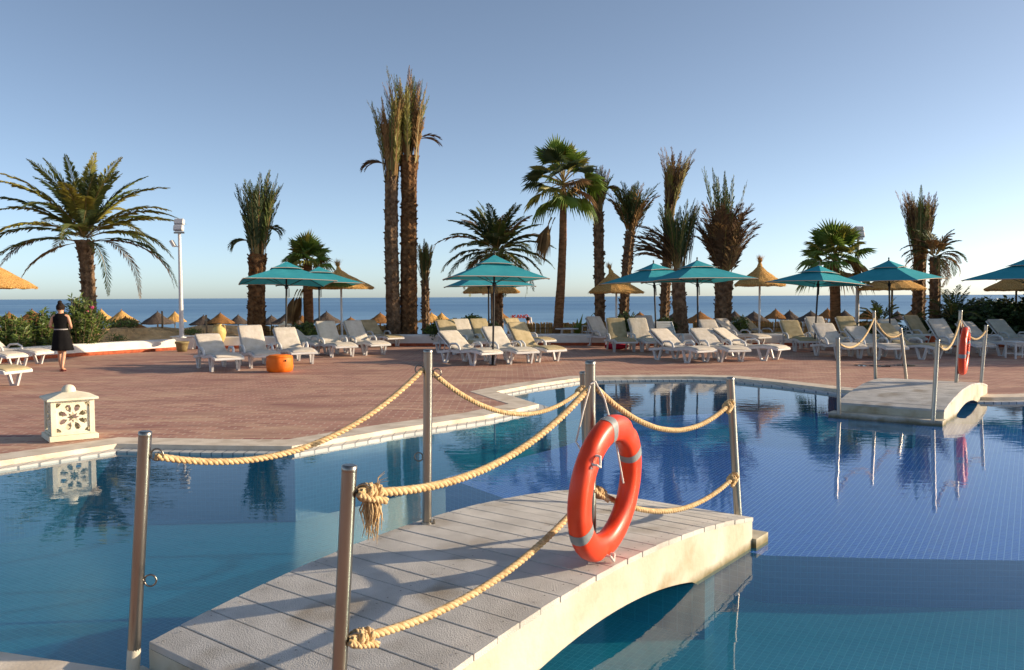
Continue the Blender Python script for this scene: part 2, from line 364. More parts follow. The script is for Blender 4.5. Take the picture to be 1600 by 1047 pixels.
nt.links.new(sky.outputs[0], mul.inputs[6]); nt.links.new(mul.outputs[2], hs.inputs['Color']); nt.links.new(hs.outputs[0], bg.inputs['Color']); nt.links.new(bg.outputs[0], wo.inputs['Surface'])
sd = bpy.data.lights.new('sun', 'SUN'); sd.energy = 3.35; sd.angle = R(.5); sd.color = (1, .80, .56)
so = bpy.data.objects.new('sun', sd); C.objects.link(so)
tosun = V((math.cos(SUN_EL) * math.cos(SUN_AZ), math.cos(SUN_EL) * math.sin(SUN_AZ), math.sin(SUN_EL)))
so.rotation_euler = (-tosun).to_track_quat('-Z', 'Y').to_euler()
so.location = (60, 10, 20)
sc = bpy.context.scene
sc.view_settings.view_transform = 'Standard'; sc.view_settings.look = 'None'; sc.view_settings.gamma = 1; sc.view_settings.exposure = 1.12
sc.cycles.caustics_reflective = False; sc.cycles.caustics_refractive = False
sc.cycles.max_bounces = 8; sc.cycles.transparent_max_bounces = 24
# ================================================================== SETTING
GZ = -.05            # terrace level
WZ = -.12            # pool water level
def G(x, y): return U(x, y, GZ)
def xy(p): return (p[0], p[1])

def offset_poly(P, d):
    n = len(P); out = []
    for i in range(n):
        p0, p1, p2 = V(P[i - 1]), V(P[i]), V(P[(i + 1) % n])
        e1 = (p1 - p0).normalized(); e2 = (p2 - p1).normalized()
        n1 = V((e1.y, -e1.x)); n2 = V((e2.y, -e2.x))
        b = (n1 + n2); b = b.normalized() if b.length > 1e-6 else n1
        k = max(.45, b.dot(n1)); out.append(tuple(p1 + b * (d / k)))
    return out
pool_px = [(0, 721), (183, 694), (320, 696.6), (456, 698), (620, 670), (757, 650), (842, 632), (775, 612), (835, 601), (909, 590.5), (1000, 589), (1080, 588.5), (1136, 590), (1215, 597.5), (1307, 608.5), (1400, 617), (1549.6, 621.5), (1600, 621)]
pool = [xy(G(*p)) for p in pool_px]
nr1 = xy(G(0, 1020)); nr2 = xy(G(180, 1047))
dn = (V(nr2) - V(nr1)).normalized()
pool = [(-7.6, 5.5)] + pool + [(11, 14.1), (22, 16.5), (24, -4), (7, -4), (3.0, 2.2), tuple(V(nr2) + dn * 1.9), nr2, nr1]
# orientation: points run clockwise seen from above -> left normal points outward
outer_c = offset_poly(pool, -.42)
inner_g = offset_poly(pool, .17)
if (V(outer_c[3]).y < pool[3][1]): outer_c = offset_poly(pool, .42); inner_g = offset_poly(pool, -.17)

for i_ in (0, len(pool) - 4, len(pool) - 3, len(pool) - 2, len(pool) - 1):
    inner_g[i_] = tuple(V(pool[i_]).lerp(V(inner_g[i_]), .05))

def flat(name, outer, holes, z, mat, kind='structure'):
    loops = [outer] + holes
    pts = [p for l in loops for p in l]
    tr = tessellate_polygon([[V((p[0], p[1], 0)) for p in l] for l in loops])
    mb = MB(); fs = []
    for t in tr:
        a, b, c = (V((pts[i][0], pts[i][1])) for i in t)
        if (b - a).cross(c - a) < 0: t = (t[0], t[2], t[1])
        fs.append(tuple(t))
    mb.add([(p[0], p[1], z) for p in pts], fs)
    return struct(mb.build(name, mat), kind)

wall_px = [(-420, 585), (-60, 572), (76, 560), (275, 547), (303, 545.5), (610, 541), (920, 540), (1250, 540.5), (1700, 543)]
wl = [xy(G(*p)) for p in wall_px]
wl = [(-60, wl[0][1] - 1.5)] + wl + [(75, wl[-1][1] + 2)]
def wallY(x):
    for (a, b) in zip(wl, wl[1:]):
        if a[0] <= x <= b[0]: return a[1] + (b[1] - a[1]) * (x - a[0]) / max(b[0] - a[0], 1e-6)
    return wl[-1][1]
terr_outer = [(-60, -14), (75, -14)] + [(p[0], p[1] + .1) for p in reversed(wl)]
flat('terrace', terr_outer, [outer_c], GZ, M['terrace'])
# coping ring: raised 4 mm, bevelled nose
mb = MB(); n = len(pool)
for i in range(n):
    j = (i + 1) % n
    a, b, c, d = outer_c[i], outer_c[j], pool[j], pool[i]
    z = GZ + .006
    mb.quad((*a, z), (*b, z), (*c, z), (*d, z)); mb.quad((*a, z), (*a, z - .02), (*b, z - .02), (*b, z))
    mb.quad((*d, z), (*c, z), (*c, WZ + .022), (*d, WZ + .022))
struct(mb.build('pool_coping', M['coping'], recalc=True))
mb = MB()
for i in range(n):
    j = (i + 1) % n
    a, b, c, d = pool[i], pool[j], inner_g[j], inner_g[i]; z = WZ + .022
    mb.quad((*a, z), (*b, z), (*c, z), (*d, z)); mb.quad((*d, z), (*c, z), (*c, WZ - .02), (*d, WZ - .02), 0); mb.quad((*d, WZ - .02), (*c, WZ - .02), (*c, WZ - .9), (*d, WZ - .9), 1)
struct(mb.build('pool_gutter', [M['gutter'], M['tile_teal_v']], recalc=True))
flat('pool_floor', inner_g, [], WZ - .74, M['tile_teal'])
plat_px = [(696, 746), (883, 697), (1000, 652), (1200, 642), (1535, 655), (2300, 690)]
pf = [xy(U(*p, WZ - .35)) for p in plat_px] + [(16, 7.5)] + [xy(U(*p, WZ - .35)) for p in [(1600, 876), (1400, 873), (1195, 868), (797, 782)]]
mb = MB(); zt = WZ - .35; zb = WZ - .75
mb.add([(*p, zt) for p in pf], [tuple(range(len(pf)))], 0)
for i in range(len(pf)):
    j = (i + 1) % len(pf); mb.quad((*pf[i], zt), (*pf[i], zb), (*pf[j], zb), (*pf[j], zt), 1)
struct(mb.build('pool_platform', [M['tile_blue'], M['tile_blue_shade']], recalc=True))
flat('pool_water', inner_g, [], WZ, M['water'])

# beach with dunes, one sheet from the back wall down under the sea
def terr(x, y):
    y0 = wallY(x) + .15; t = max(0, y - y0)
    z = -.12 - 1.65 * min(1, t / 22) - 1.0 * max(0, min(1, (t - 22) / 40)) - .02 * max(0, t - 62)
    # dune mound on the left
    d = math.exp(-((x + 15.5) / 8.5) ** 4) * max(0, min(1, (t - .7) / 2.6)) ** 1.3 * math.exp(-max(0, t - 3.6) ** 2 / 30)
    z += 1.02 * d * (1 + .22 * noise.noise(V((x * .8, y * .8, 3)))) + .20 * d * noise.noise(V((x * 2.0, y * 2.0, 1))) + .14 * d * abs(noise.noise(V((x * 4.1, y * 4.1, 5))))
    if t > .5: z += .10 * noise.noise(V((x * .35, y * .35, 0))) * min(1, t / 3)
    return z
mb = MB(); xs = [-60 + 135 * i / 300 for i in range(301)]; ts = [.12 + (i / 90.0) ** 2.2 * 110 for i in range(91)]
vs = []
for t in ts:
    for x in xs:
        y = wallY(x) + t; vs.append((x, y, terr(x, y)))
fs = [(j * 301 + i, j * 301 + i + 1, (j + 1) * 301 + i + 1, (j + 1) * 301 + i) for j in range(90) for i in range(300)]
mb.add(vs, fs, 0, True)
struct(mb.build('beach', M['sand']))
SEAZ = -2.45
mb = MB(); mb.quad((-40000, 60, SEAZ), (40000, 60, SEAZ), (40000, 50000, SEAZ), (-40000, 50000, SEAZ))
struct(mb.build('sea', M['sea']))
mb = MB(); mb.quad((-3000, -900, -3.2), (3000, -900, -3.2), (3000, 70, -3.2), (-3000, 70, -3.2))
struct(mb.build('ground', M['sand']))

# low white wall with brick base: built as a sweep along wl, each stretch a thing
def low_wall(pts, label, h0=.36, th=.34):
    o = thing('low_wall', label, 'wall', (pts[0][0], pts[0][1], GZ), world=True)
    up_, lo = MB(), MB(); n = len(pts)
    def off(i, d):
        a = V(pts[max(i - 1, 0)]); b = V(pts[min(i + 1, n - 1)]); t = (b - a).normalized(); return V(pts[i]) + V((-t.y, t.x)) * d
    prof = [(0, .10), (0, h0 - .05), (.03, h0 - .012), (.07, h0), (th - .07, h0), (th - .03, h0 - .012), (th, h0 - .05), (th, -.2)]
    sub = []
    for k in range(n - 1):
        m = max(1, int((V(pts[k + 1]) - V(pts[k])).length / .5))
        for q in range(m): sub.append((k, q / m))
    sub.append((n - 2, 1.0))
    rings = []
    for (k, f_) in sub:
        ring = []
        for (d, z) in prof:
            p = off(k, d).lerp(off(k + 1, d), f_); wob = .012 * noise.noise(V((p.x * 1.3, p.y, z * 4)))
            ring.append((p.x, p.y + wob, GZ + z + wob))
        rings.append(ring)
    q = len(prof); vs = [p for r in rings for p in r]
    fs = [(i * q + k, (i + 1) * q + k, (i + 1) * q + k + 1, i * q + k + 1) for i in range(len(rings) - 1) for k in range(q - 1)]
    fs += [tuple(range(q)), tuple((len(rings) - 1) * q + k for k in range(q - 1, -1, -1))]
    up_.add(vs, fs)
    up_.build('wall', M['limewash'], o, recalc=True)
    prof = [(.02, -.05), (-.015, .03), (-.015, .10), (.02, .103), (th - .02, .103), (th - .02, -.05)]
    rings = []
    for (k, f_) in sub:
        rings.append([(*(off(k, d).lerp(off(k + 1, d), f_)), GZ + z + .01 * noise.noise(V((off(k, d).lerp(off(k + 1, d), f_).x * 3, z, 0))) * (z > .08)) for (d, z) in prof])
    q = len(prof); vs = [p for r in rings for p in r]
    fs = [(i * q + k, (i + 1) * q + k, (i + 1) * q + k + 1, i * q + k + 1) for i in range(len(rings) - 1) for k in range(q - 1)]
    fs += [tuple(range(q)), tuple((len(rings) - 1) * q + k for k in range(q - 1, -1, -1))]
    lo.add(vs, fs); lo.build('brick_base', M['brickband'], o, recalc=True)
    return o
lw = [p for p in wl if p[0] > -40]
li = [i for i, p in enumerate(wl) if abs(p[0] - xy(G(275, 547))[0]) < .01][0]
low_wall(wl[1:li + 1], 'low white wall with orange brick base running behind the woman in black')
low_wall(wl[li + 1:-1], 'long low white wall behind the loungers, in front of the reed fence', h0=.40)
# plinth of the lamp post
pl = G(287, 546)
o = thing('lamp_plinth', 'white limewashed block joining the low wall under the left lamp post', 'plinth', (pl.x, pl.y + .25, GZ), world=True)
mb = MB(); mb.box((pl.x, pl.y + .22, GZ + .205), (.72, .62, .41), bev=.03); mb.build('block', M['limewash'], o)
mb = MB(); mb.box((pl.x, pl.y + .22, GZ + .425), (.80, .70, .03), bev=.01); mb.build('cap', M['limewash'], o)

# reed fences
def reed_fence(x0, x1, Y, label, h=.95, zt=.62):
    a = D(x0, 500, Y); b = D(x1, 500, Y)
    o = thing('reed_fence', label, 'fence', ((a.x + b.x) / 2, Y, zt - h), world=True)
    mb = MB(); x = a.x
    while x < b.x:
        t = zt + rnd.uniform(-.04, .03); wd = rnd.uniform(.022, .036); yy = Y + rnd.uniform(-.02, .02); lx = rnd.uniform(-.03, .03)
        mb.tube([(x, yy, zt - h - .3), (x + lx, yy, t)], wd, 4, 0, caps=False, smooth=False); x += wd * 1.05
    mb.build('reed', M['reed'], o)
    mb = MB()
    for z in (zt - .18, zt - .6): mb.tube([(a.x, Y - .05, z), (b.x, Y - .05, z)], .015, 5)
    mb.build('rail', M['wood'], o)
    x = a.x
    mb = MB()
    return o
reed_fence(795, 950, 30.2, 'short bamboo reed fence left of the fan palm trunk, in front of the sea', zt=.68)
reed_fence(1085, 1400, 30.4, 'reed fence behind the loungers below the row of beach parasols', zt=.66)
reed_fence(405, 640, 30.0, 'reed fence behind the left loungers beside the twin tall palms', zt=.62)

# ================================================================== BRIDGES
TH = .661
ax = V((math.sin(TH), math.cos(TH), 0)); cx = V((math.cos(TH), -math.sin(TH), 0))
BW, PLK, NP = 1.40, .157, 23
BL = PLK * NP
def deckz(s): return .242 - .160 * ((s / PLK - 12) / 11.5) ** 2
def footbridge(label, org):
    o = thing('footbridge', label, 'bridge', (org.x, org.y, WZ), world=True)
    def pt(s, c, z): p = org + ax * s + cx * c; return V((p.x, p.y, z))
    mb = MB()
    for i in range(NP):
        s0, s1 = i * PLK + .003, (i + 1) * PLK - .003; z0, z1 = deckz(s0), deckz(s1); r = rnd.uniform(-.0015, .0015); e = rnd.uniform(-.003, .003)
        vs = []; b = .003
        for (c, dz) in ((-.006 + e, 0), (BW + .006 + e, 0)):
            vs += [pt(s0, c, z0 - .03), pt(s0, c, z0 - b + r), pt(s0 + b, c, z0 + r), pt(s1 - b, c, z1 + r), pt(s1, c, z1 - b + r), pt(s1, c, z1 - .03)]
        fs = [(k, k + 1, k + 7, k + 6) for k in range(5)] + [(5, 0, 6, 11), tuple(range(5, -1, -1)), tuple(range(6, 12))]
        mb.add(vs, fs)
    n_ = len(mb.f)
    for i in range(NP):
        for sx_ in (.035, PLK - .035):
            for c in (.06, BW * .5, BW - .06):
                s_ = i * PLK + sx_; q_ = pt(s_, c, deckz(s_) + .0035); vs = [q_ + V((math.cos(a) * .0048, math.sin(a) * .0048, 0)) for a in [2 * math.pi * k / 8 for k in range(8)]]
                mb.add(vs, [tuple(range(8))], 1)
    mb.build('deck', [M['plank'], M['screw']], o)
    mb = MB(); N = 46; prof = []
    top = [(BL * i / N, deckz(BL * i / N) - .031) for i in range(N + 1)]
    def bz(s):
        t = (s / PLK - 11.5) / 6.0
        return WZ + .115 * (1 - t * t) if abs(t) < 1 else WZ - .02
    bot = [(BL * i / N, bz(BL * i / N)) for i in range(N + 1)]
    vs = []
    for c in (0, BW):
        vs += [pt(s, c, z) for (s, z) in top] + [pt(s, c, z) for (s, z) in bot]
    m = N + 1; fs = []
    for i in range(N):
        fs += [(i, i + 1, 2 * m + i + 1, 2 * m + i), (m + i, 3 * m + i, 3 * m + i + 1, m + i + 1), (i, m + i, m + i + 1, i + 1), (2 * m + i, 2 * m + i + 1, 3 * m + i + 1, 3 * m + i)]
    fs += [(0, 2 * m, 3 * m, m), (N, m + N, 3 * m + N, 2 * m + N)]
    mb.add(vs, fs); mb.build('arched_span', M['concrete'], o, recalc=True)
    for (s0, s1) in ((-.24, -.001), (BL + .001, BL + .22)):
        mb = MB(); c0, c1 = -.06, BW + .03
        vs = [pt(s, c, z) for z in (WZ - .02, WZ + .065) for (s, c) in ((s0, c0), (s1, c0), (s1, c1), (s0, c1))]
        mb.add(vs, [(0, 1, 2, 3), (4, 5, 6, 7), (0, 1, 5, 4), (1, 2, 6, 5), (2, 3, 7, 6), (3, 0, 4, 7)])
        vs = [pt(s, c, z) for z in (WZ - .8, WZ - .031) for (s, c) in ((s0 + .06 if s0 < 0 else s0, .2), (s1 if s0 < 0 else s1 - .06, .2), (s1 if s0 < 0 else s1 - .06, BW - .35), (s0 + .06 if s0 < 0 else s0, BW - .35))]
        mb.add(vs, [(0, 1, 2, 3), (4, 5, 6, 7), (0, 1, 5, 4), (1, 2, 6, 5), (2, 3, 7, 6), (3, 0, 4, 7)], 1)
        mb.build('footing_slab', [M['concrete'], M['tile_teal_v']], o, recalc=True)
    return o
B1 = V((-1.66, 3.72, 0)); footbridge('arched footbridge of grey planks in the foreground, orange ring on its rail', B1)
q = U(1475, 640.5, deckz(0)); B2 = V((q.x, q.y, 0)) - cx * BW
footbridge('smaller looking distant footbridge at the right, standing before the terrace loungers', B2)

def rope_post(base, top_px, label, group, eyes=(), r=.028, sleeve=False, base_plate=False):
    """steel tube from base to the point over the top pixel at about the base's depth"""
    top = D(top_px[0], top_px[1], base.y)
    L = (top - base).length; d = (top - base).normalized()
    o = thing('rope_post', label, 'post', tuple(base), group=group, world=True)
    mb = MB(); mb.tube([base - d * .02, base + d * (L * .5), top - d * .004], r, 16); mb.tube([top - d * .004, top], [r, r * .86], 16); mb.build('tube', M['steel'], o)
    mb = MB(); mb.tube([top - d * .02, top - d * .016, top + d * .001, top + d * .004], [r * 1.0, r * 1.03, r * 1.03, r * .8], 16); mb.build('cap', M['steel'], o)
    if sleeve:
        mb = MB(); mb.tube([base - d * .02, base + d * .10, base + d * .115], [r * 1.05, r * 1.04, r * 1.0], 14); mb.build('mortar_sleeve', M['concrete'], o)
    if base_plate:
        mb = MB(); mb.tube([base + d * .001, base + d * .012], [r * 1.3, r * 1.25], 14); mb.tube([base + V((.045, -.01, 0)), base + V((.045, -.01, .03))], .008, 8); mb.build('foot_bolt', M['steel'], o)
    for (ey, dr) in eyes:
        lo_, hi_ = 0.0, L
        for _ in range(40):
            t = (lo_ + hi_) / 2
            if proj(base + d * t)[1] > ey: lo_ = t
            else: hi_ = t
        p = base + d * t; dr = V(dr).normalized(); c = p + dr * (r + .026)
        mb = MB(); mb.tube([c + dr * (.026 * math.cos(a)) + V((0, 0, .026 * math.sin(a))) for a in [2 * math.pi * k / 18 for k in range(19)]], .0042, 8, caps=False)
        mb.tube([p + dr * (r - .004), p + dr * (r + .006)], [.010, .007], 8)
        mb.build('eye_ring', M['steel_dark'], o)
    return o, top, d

def rope_mesh(mb, path, rad, pitch=.085, n=6, mat=0, seg=None):
    """three-strand twisted rope along a polyline"""
    pts = [V(p) for p in path]; Ls = [0]
    for a, b in zip(pts, pts[1:]): Ls.append(Ls[-1] + (b - a).length)
    T = Ls[-1]; m = seg or max(8, int(T / (pitch / 9)))
    def at(l):
        for i in range(len(Ls) - 1):
            if l <= Ls[i + 1] + 1e-9: return pts[i].lerp(pts[i + 1], (l - Ls[i]) / max(Ls[i + 1] - Ls[i], 1e-9))
        return pts[-1]
    cen = [at(T * i / m) for i in range(m + 1)]
    u = None; fr = []
    for i in range(m + 1):
        t = (cen[min(i + 1, m)] - cen[max(i - 1, 0)]).normalized()
        if u is None: u = t.orthogonal().normalized()
        u = (u - t * u.dot(t)).normalized(); fr.append((u.copy(), t.cross(u)))
    for k in range(3):
        st = []
        for i in range(m + 1):
            a = 2 * math.pi * (k / 3 + T * i / m / pitch); uu, ww = fr[i]
            st.append(cen[i] + (uu * math.cos(a) + ww * math.sin(a)) * rad * .47)
        mb.tube(st, rad * .60, n, mat)
def sag_path(a, b, sag, n=28, skew=0):
    out = []
    for i in range(n + 1):
        t = i / n; p = V(a).lerp(V(b), t); p.z -= sag * 4 * t * (1 - t) * (1 + skew * (t - .5)); out.append(p)
    return out
def rope(a, b, low_px, label, group, rad=.0165, knot_a=False, knot_b=False, tassel=False, skew=0):
    # sag found so that the path passes the lowest pixel row seen
    a, b = V(a), V(b)
    best = None
    for k in range(0, 80):
        s_ = k * .008; P_ = sag_path(a, b, s_, skew=skew)
        my = max(proj(p)[1] for p in P_) if low_px[0] == 'max' else min(P_, key=lambda p: abs(proj(p)[0] - low_px[0]))
        e = abs((my if low_px[0] == 'max' else proj(my)[1]) - low_px[1])
        if best is None or e < best[0]: best = (e, s_)
    path = sag_path(a, b, best[1], skew=skew)
    mb = MB(); rope_mesh(mb, path, rad)
    o = mb.build('rope', M['rope'], origin=a); tag(o, label, 'rope', group); o['_w'] = tuple(a)
    for (flag, p, q) in ((knot_a, path[0], path[2]), (knot_b, path[-1], path[-3])):
        if not flag: continue
        d = (V(q) - V(p)).normalized(); s_ = d.orthogonal().normalized(); w_ = d.cross(s_)
        mb = MB()
        for (t, rr, tl) in ((.028, 1.35, .5), (.058, 1.45, -.4), (.085, 1.3, .3)):
            c = V(p) + d * t
            ring = [c + (s_ * math.cos(x) + w_ * math.sin(x)) * rad * rr + d * (tl * rad * math.cos(x)) for x in [2 * math.pi * k / 14 for k in range(15)]]
            rope_mesh(mb, ring, rad * .72, pitch=.06, n=5, seg=42)
        rope_mesh(mb, [V(p) - d * .012 + w_ * rad * .5, V(p) + d * .03 + w_ * rad * 1.6, V(p) + d * .12 + w_ * rad * 2.3], rad * .8, pitch=.06, n=5, seg=24)
        mb.build('knot', M['rope'], o)
    if tassel:
        p = path[1]; mb = MB()
        for k in range(70):
            x0 = p + V((rnd.uniform(-.022, .022), rnd.uniform(-.022, .022), -.015)); ln = rnd.uniform(.07, .17)
            e = x0 + V((rnd.uniform(-.02, .03) - .005, rnd.uniform(-.02, .02), -ln)); md = x0.lerp(e, .5) + V((rnd.uniform(-.018, .018), rnd.uniform(-.012, .012), 0))
            mb.tube([x0, md, e], [.0032, .0028, .0008], 4)
        for k in range(4):
            x0 = p + V((.02, 0, .01)); e = x0 + V((rnd.uniform(.01, .07), rnd.uniform(-.02, .02), rnd.uniform(.03, .07))); mb.tube([x0, x0.lerp(e, .5) + V((-.01, 0, .012)), e], [.0016, .0014, .0006], 4)
        mb.build('frayed_tassel', M['rope'], o)
    return o, path
def proj(p):
    d = V(p) - CAM; z = d.dot(fw); return 800 + F * d.dot(rt) / z, 523.5 - F * d.dot(up) / z
def white_cord(pts, label, parent=None, r=.005):
    mb = MB(); rope_mesh(mb, pts, r, pitch=.022, n=5)
    if parent is None:
        o = mb.build('cord', M['cord'], origin=V(pts[0])); return tag(o, label, 'cord')
    return mb.build('cord', M['cord'], parent)

gp = 'steel rope posts of the near bridge'; gr = 'ropes of the near bridge'
p1b = U(207.5, 1052, GZ); p2b = U(524, 1176, GZ); p4b = U(667, 818, deckz(11 * PLK))
p3b = V((.425, 4.47, .236)); p5b = V((1.605, 5.84, WZ + .076)); p6b = V((.60, 6.60, WZ + .076))
_, p1t, _d1 = rope_post(p1b, (227, 675), 'steel post at the left edge of the near bridge with a loose ring halfway up', gp, eyes=((711, (1, .15, 0)), (908, (1, .15, 0))), sleeve=True)
_, p2t, _d2 = rope_post(p2b, (546, 728), 'closest steel post, at the bottom centre, with the frayed rope tassel tied to it', gp, eyes=((769, (1, .3, 0)), (1003, (1, .3, 0))), sleeve=True)
_, p4t, _d4 = rope_post(p4b, (669, 547), 'steel post midway along the far left rail of the near bridge', gp, eyes=((714, (-1, .1, 0)), (577, (-1, .1, 0)), (583, (1, .1, 0))), base_plate=True)
_, p3t, _d3 = rope_post(p3b, (922.5, 565), 'steel post behind the orange life ring on the near bridge', gp, base_plate=True)
_, p5t, _d5 = rope_post(p5b, (1141, 590), 'steel post leaning left at the far right end of the near bridge', gp)
_, p6t, _d6 = rope_post(p6b, (911, 581), 'steel post mostly hidden behind the post with the life ring', gp)
def on(px, py, p): return D(px, py, p.y)
rope(on(244, 713, p1b), on(661, 577, p4b), (380, 721), 'thick rope hanging in front of the far pool edge between the two left posts', gr, knot_a=False)
rope(on(676, 583, p4b), on(912, 606, p6b), (800, 646), 'rope sagging over the water from the mid left post to the hidden far post', gr, knot_b=True)
rope(on(562, 769, p2b), on(920, 606, p3b), (740, 742), 'thick upper rope with frayed end rising from the closest post to the ring post', gr, knot_a=True, tassel=True, rad=.0175)
rope(on(548, 1000, p2b), on(922, 768, p3b), (740, 925), 'lower rope running from the closest post up over the deck to the life ring', gr, knot_a=True, rad=.0175)
rope(on(931, 606, p3b), on(1143, 628, p5b), (1050, 673), 'upper rope sagging from the ring post to the far right leaning post', gr, knot_b=True)
rope(on(928, 765, p3b), on(1150, 742, p5b), (1040, 800), 'lower rope sagging above the planks to the far right leaning post', gr, knot_a=True, knot_b=True)

def life_ring(center, nang, lean, label, R0=.385):
    o = thing('life_ring', label, 'life ring', tuple(center), group='orange life rings', world=False)
    nrm = V((math.cos(nang) * math.cos(lean), math.sin(nang) * math.cos(lean), math.sin(lean)))
    hu = V((-math.sin(nang), math.cos(nang), 0)); vu = nrm.cross(hu); vu = vu if vu.z > 0 else -vu
    rad = .070; thk = .052; Rm = R0 - rad
    NU, NV = 96, 20
    def P(a, b, k=1.0, dent=True):
        dd = 1.0
        if dent:
            for a0 in (R(145), R(55), R(268)):
                x = ((a - a0 + math.pi) % (2 * math.pi) - math.pi) / R(7)
                dd -= .17 * math.exp(-x * x * 1.5) * max(0, math.cos(b - .6))
        c_, s_ = math.cos(b), math.sin(b); e = .8
        cc = math.copysign(abs(c_) ** e, c_); ss = math.copysign(abs(s_) ** e, s_)
        return (hu * math.cos(a) + vu * math.sin(a)) * (Rm + rad * cc * k * dd) + nrm * (thk * ss * k * dd)
    mb = MB(); vs = [P(2 * math.pi * i / NU, 2 * math.pi * j / NV) for i in range(NU) for j in range(NV)]
    mb.add(vs, [(i * NV + j, ((i + 1) % NU) * NV + j, ((i + 1) % NU) * NV + (j + 1) % NV, i * NV + (j + 1) % NV) for i in range(NU) for j in range(NV)], 0, True)
    mb.build('ring', M['ring'], o, recalc=True)
    return o, P, hu, vu, nrm
def ring_bands(o, P, angs, wid=R(4.6)):
    for a0 in angs:
        mb = MB(); NV = 20; m = 8
        vs = [P(R(a0) - wid + 2 * wid * i / m, 2 * math.pi * j / NV, 1.03, False) for i in range(m + 1) for j in range(NV)]
        mb.add(vs, [(i * NV + j, (i + 1) * NV + j, (i + 1) * NV + (j + 1) % NV, i * NV + (j + 1) % NV) for i in range(m) for j in range(NV)], 0, True)
        mb.build('reflective_band', M['band'], o, recalc=True)
rc = D(948, 762, 4.30)
o, RP, hu, vu, nrm = life_ring(rc, R(-31), R(-5.5), 'big orange life ring with three grey bands standing on the near bridge')
ring_bands(o, RP, (101, 27, 212))
def rl(a, k=1.0, out=.0): return RP(R(a), 0, k, False) + nrm * out
for (a0, a1) in ((148, 140), (266, 274)):
    c0, c1 = RP(R(a0), 1.2, 1.1, False), RP(R(a1), 1.2, 1.1, False)
    mb = MB(); rope_mesh(mb, [c0 - nrm * .02, c0 + nrm * .012, c0.lerp(c1, .5) + nrm * .02 + V((0, 0, -.03)), c1 + nrm * .012, c1 - nrm * .02], .007, pitch=.025, n=5); mb.build('cord_loop', M['cord'], o)
w1 = D(915, 625, 4.40); w2 = rc + RP(R(152), 1.0, 1.06, False)
white_cord([D(922, 603, 4.43), D(912, 640, 4.40), D(900, 690, 4.36), w2], 'thin white cord hanging from the ring post down to the left of the life ring')
white_cord([D(923, 600, 4.43), D(930, 596, 4.44), D(944, 622, 4.45), D(962, 690, 4.42), D(974, 755, 4.42)], 'thin white cord seen through the hole of the life ring')

# second bridge posts: base px -> top px
gp2 = 'steel rope posts of the distant bridge'; gr2 = 'ropes of the distant bridge'
def b2(s, c, z): p = B2 + ax * s + cx * c; return V((p.x, p.y, z))
specs = [(U(1311, 645, WZ + .076), (1309, 528), 'front left steel post of the distant bridge'),
         (U(1458, 656, WZ + .076), (1465, 531), 'front right steel post of the distant bridge with the short knotted rope'),
         (U(1368, 591, .215), (1365.5, 486), 'tallest looking post on the left rail of the distant bridge'),
         (U(1494, 600, .215), (1501, 485), 'steel post carrying the life ring on the distant bridge'),
         (b2(BL + .1, .12, GZ), (1407, 513), 'back left steel post of the distant bridge'),
         (b2(BL + .1, BW - .12, GZ), (1541, 508), 'back right steel post of the distant bridge, right of its ring')]
q2 = []
for (b, t, l) in specs:
    _, tp, d_ = rope_post(b, t, l, gp2); q2.append((b, tp, d_)); 
tp = lambda i, k=.09: q2[i][1] - q2[i][2] * k
rope(tp(0) + V((.03, 0, 0)), tp(2, .12), (1335, 541), 'front left rope of the distant bridge', gr2)
rope(tp(2, .12), tp(4), (1385, 524), 'back left rope of the distant bridge', gr2)
rope(tp(1) + V((.03, 0, 0)), tp(3, .15), (1480, 545), 'front right rope of the distant bridge rising to its life ring', gr2, knot_a=True)
rope(tp(3, .15), tp(5), (1525, 530), 'back right rope of the distant bridge beyond its life ring', gr2)
c2 = q2[3][0] + cx * .11 + ax * -.02; c2.z = D(1507, 548, c2.y).z
o, RP2, _, _, n2 = life_ring(c2, R(-33), R(-3), 'red orange life ring hanging edge on from the distant bridge rail', R0=.39)
ring_bands(o, RP2, (101, 27, 190, 350))
mb = MB(); rope_mesh(mb, [tp(3, .16) - c2 + cx * .03, RP2(R(110), 1, 1.05, False), RP2(R(100), 1.3, 1.1, False) + V((0, 0, -.05)), RP2(R(92), 1.3, 1.1, False)], .008, pitch=.03, n=5); mb.build('cord_loop', M['cord'], o)

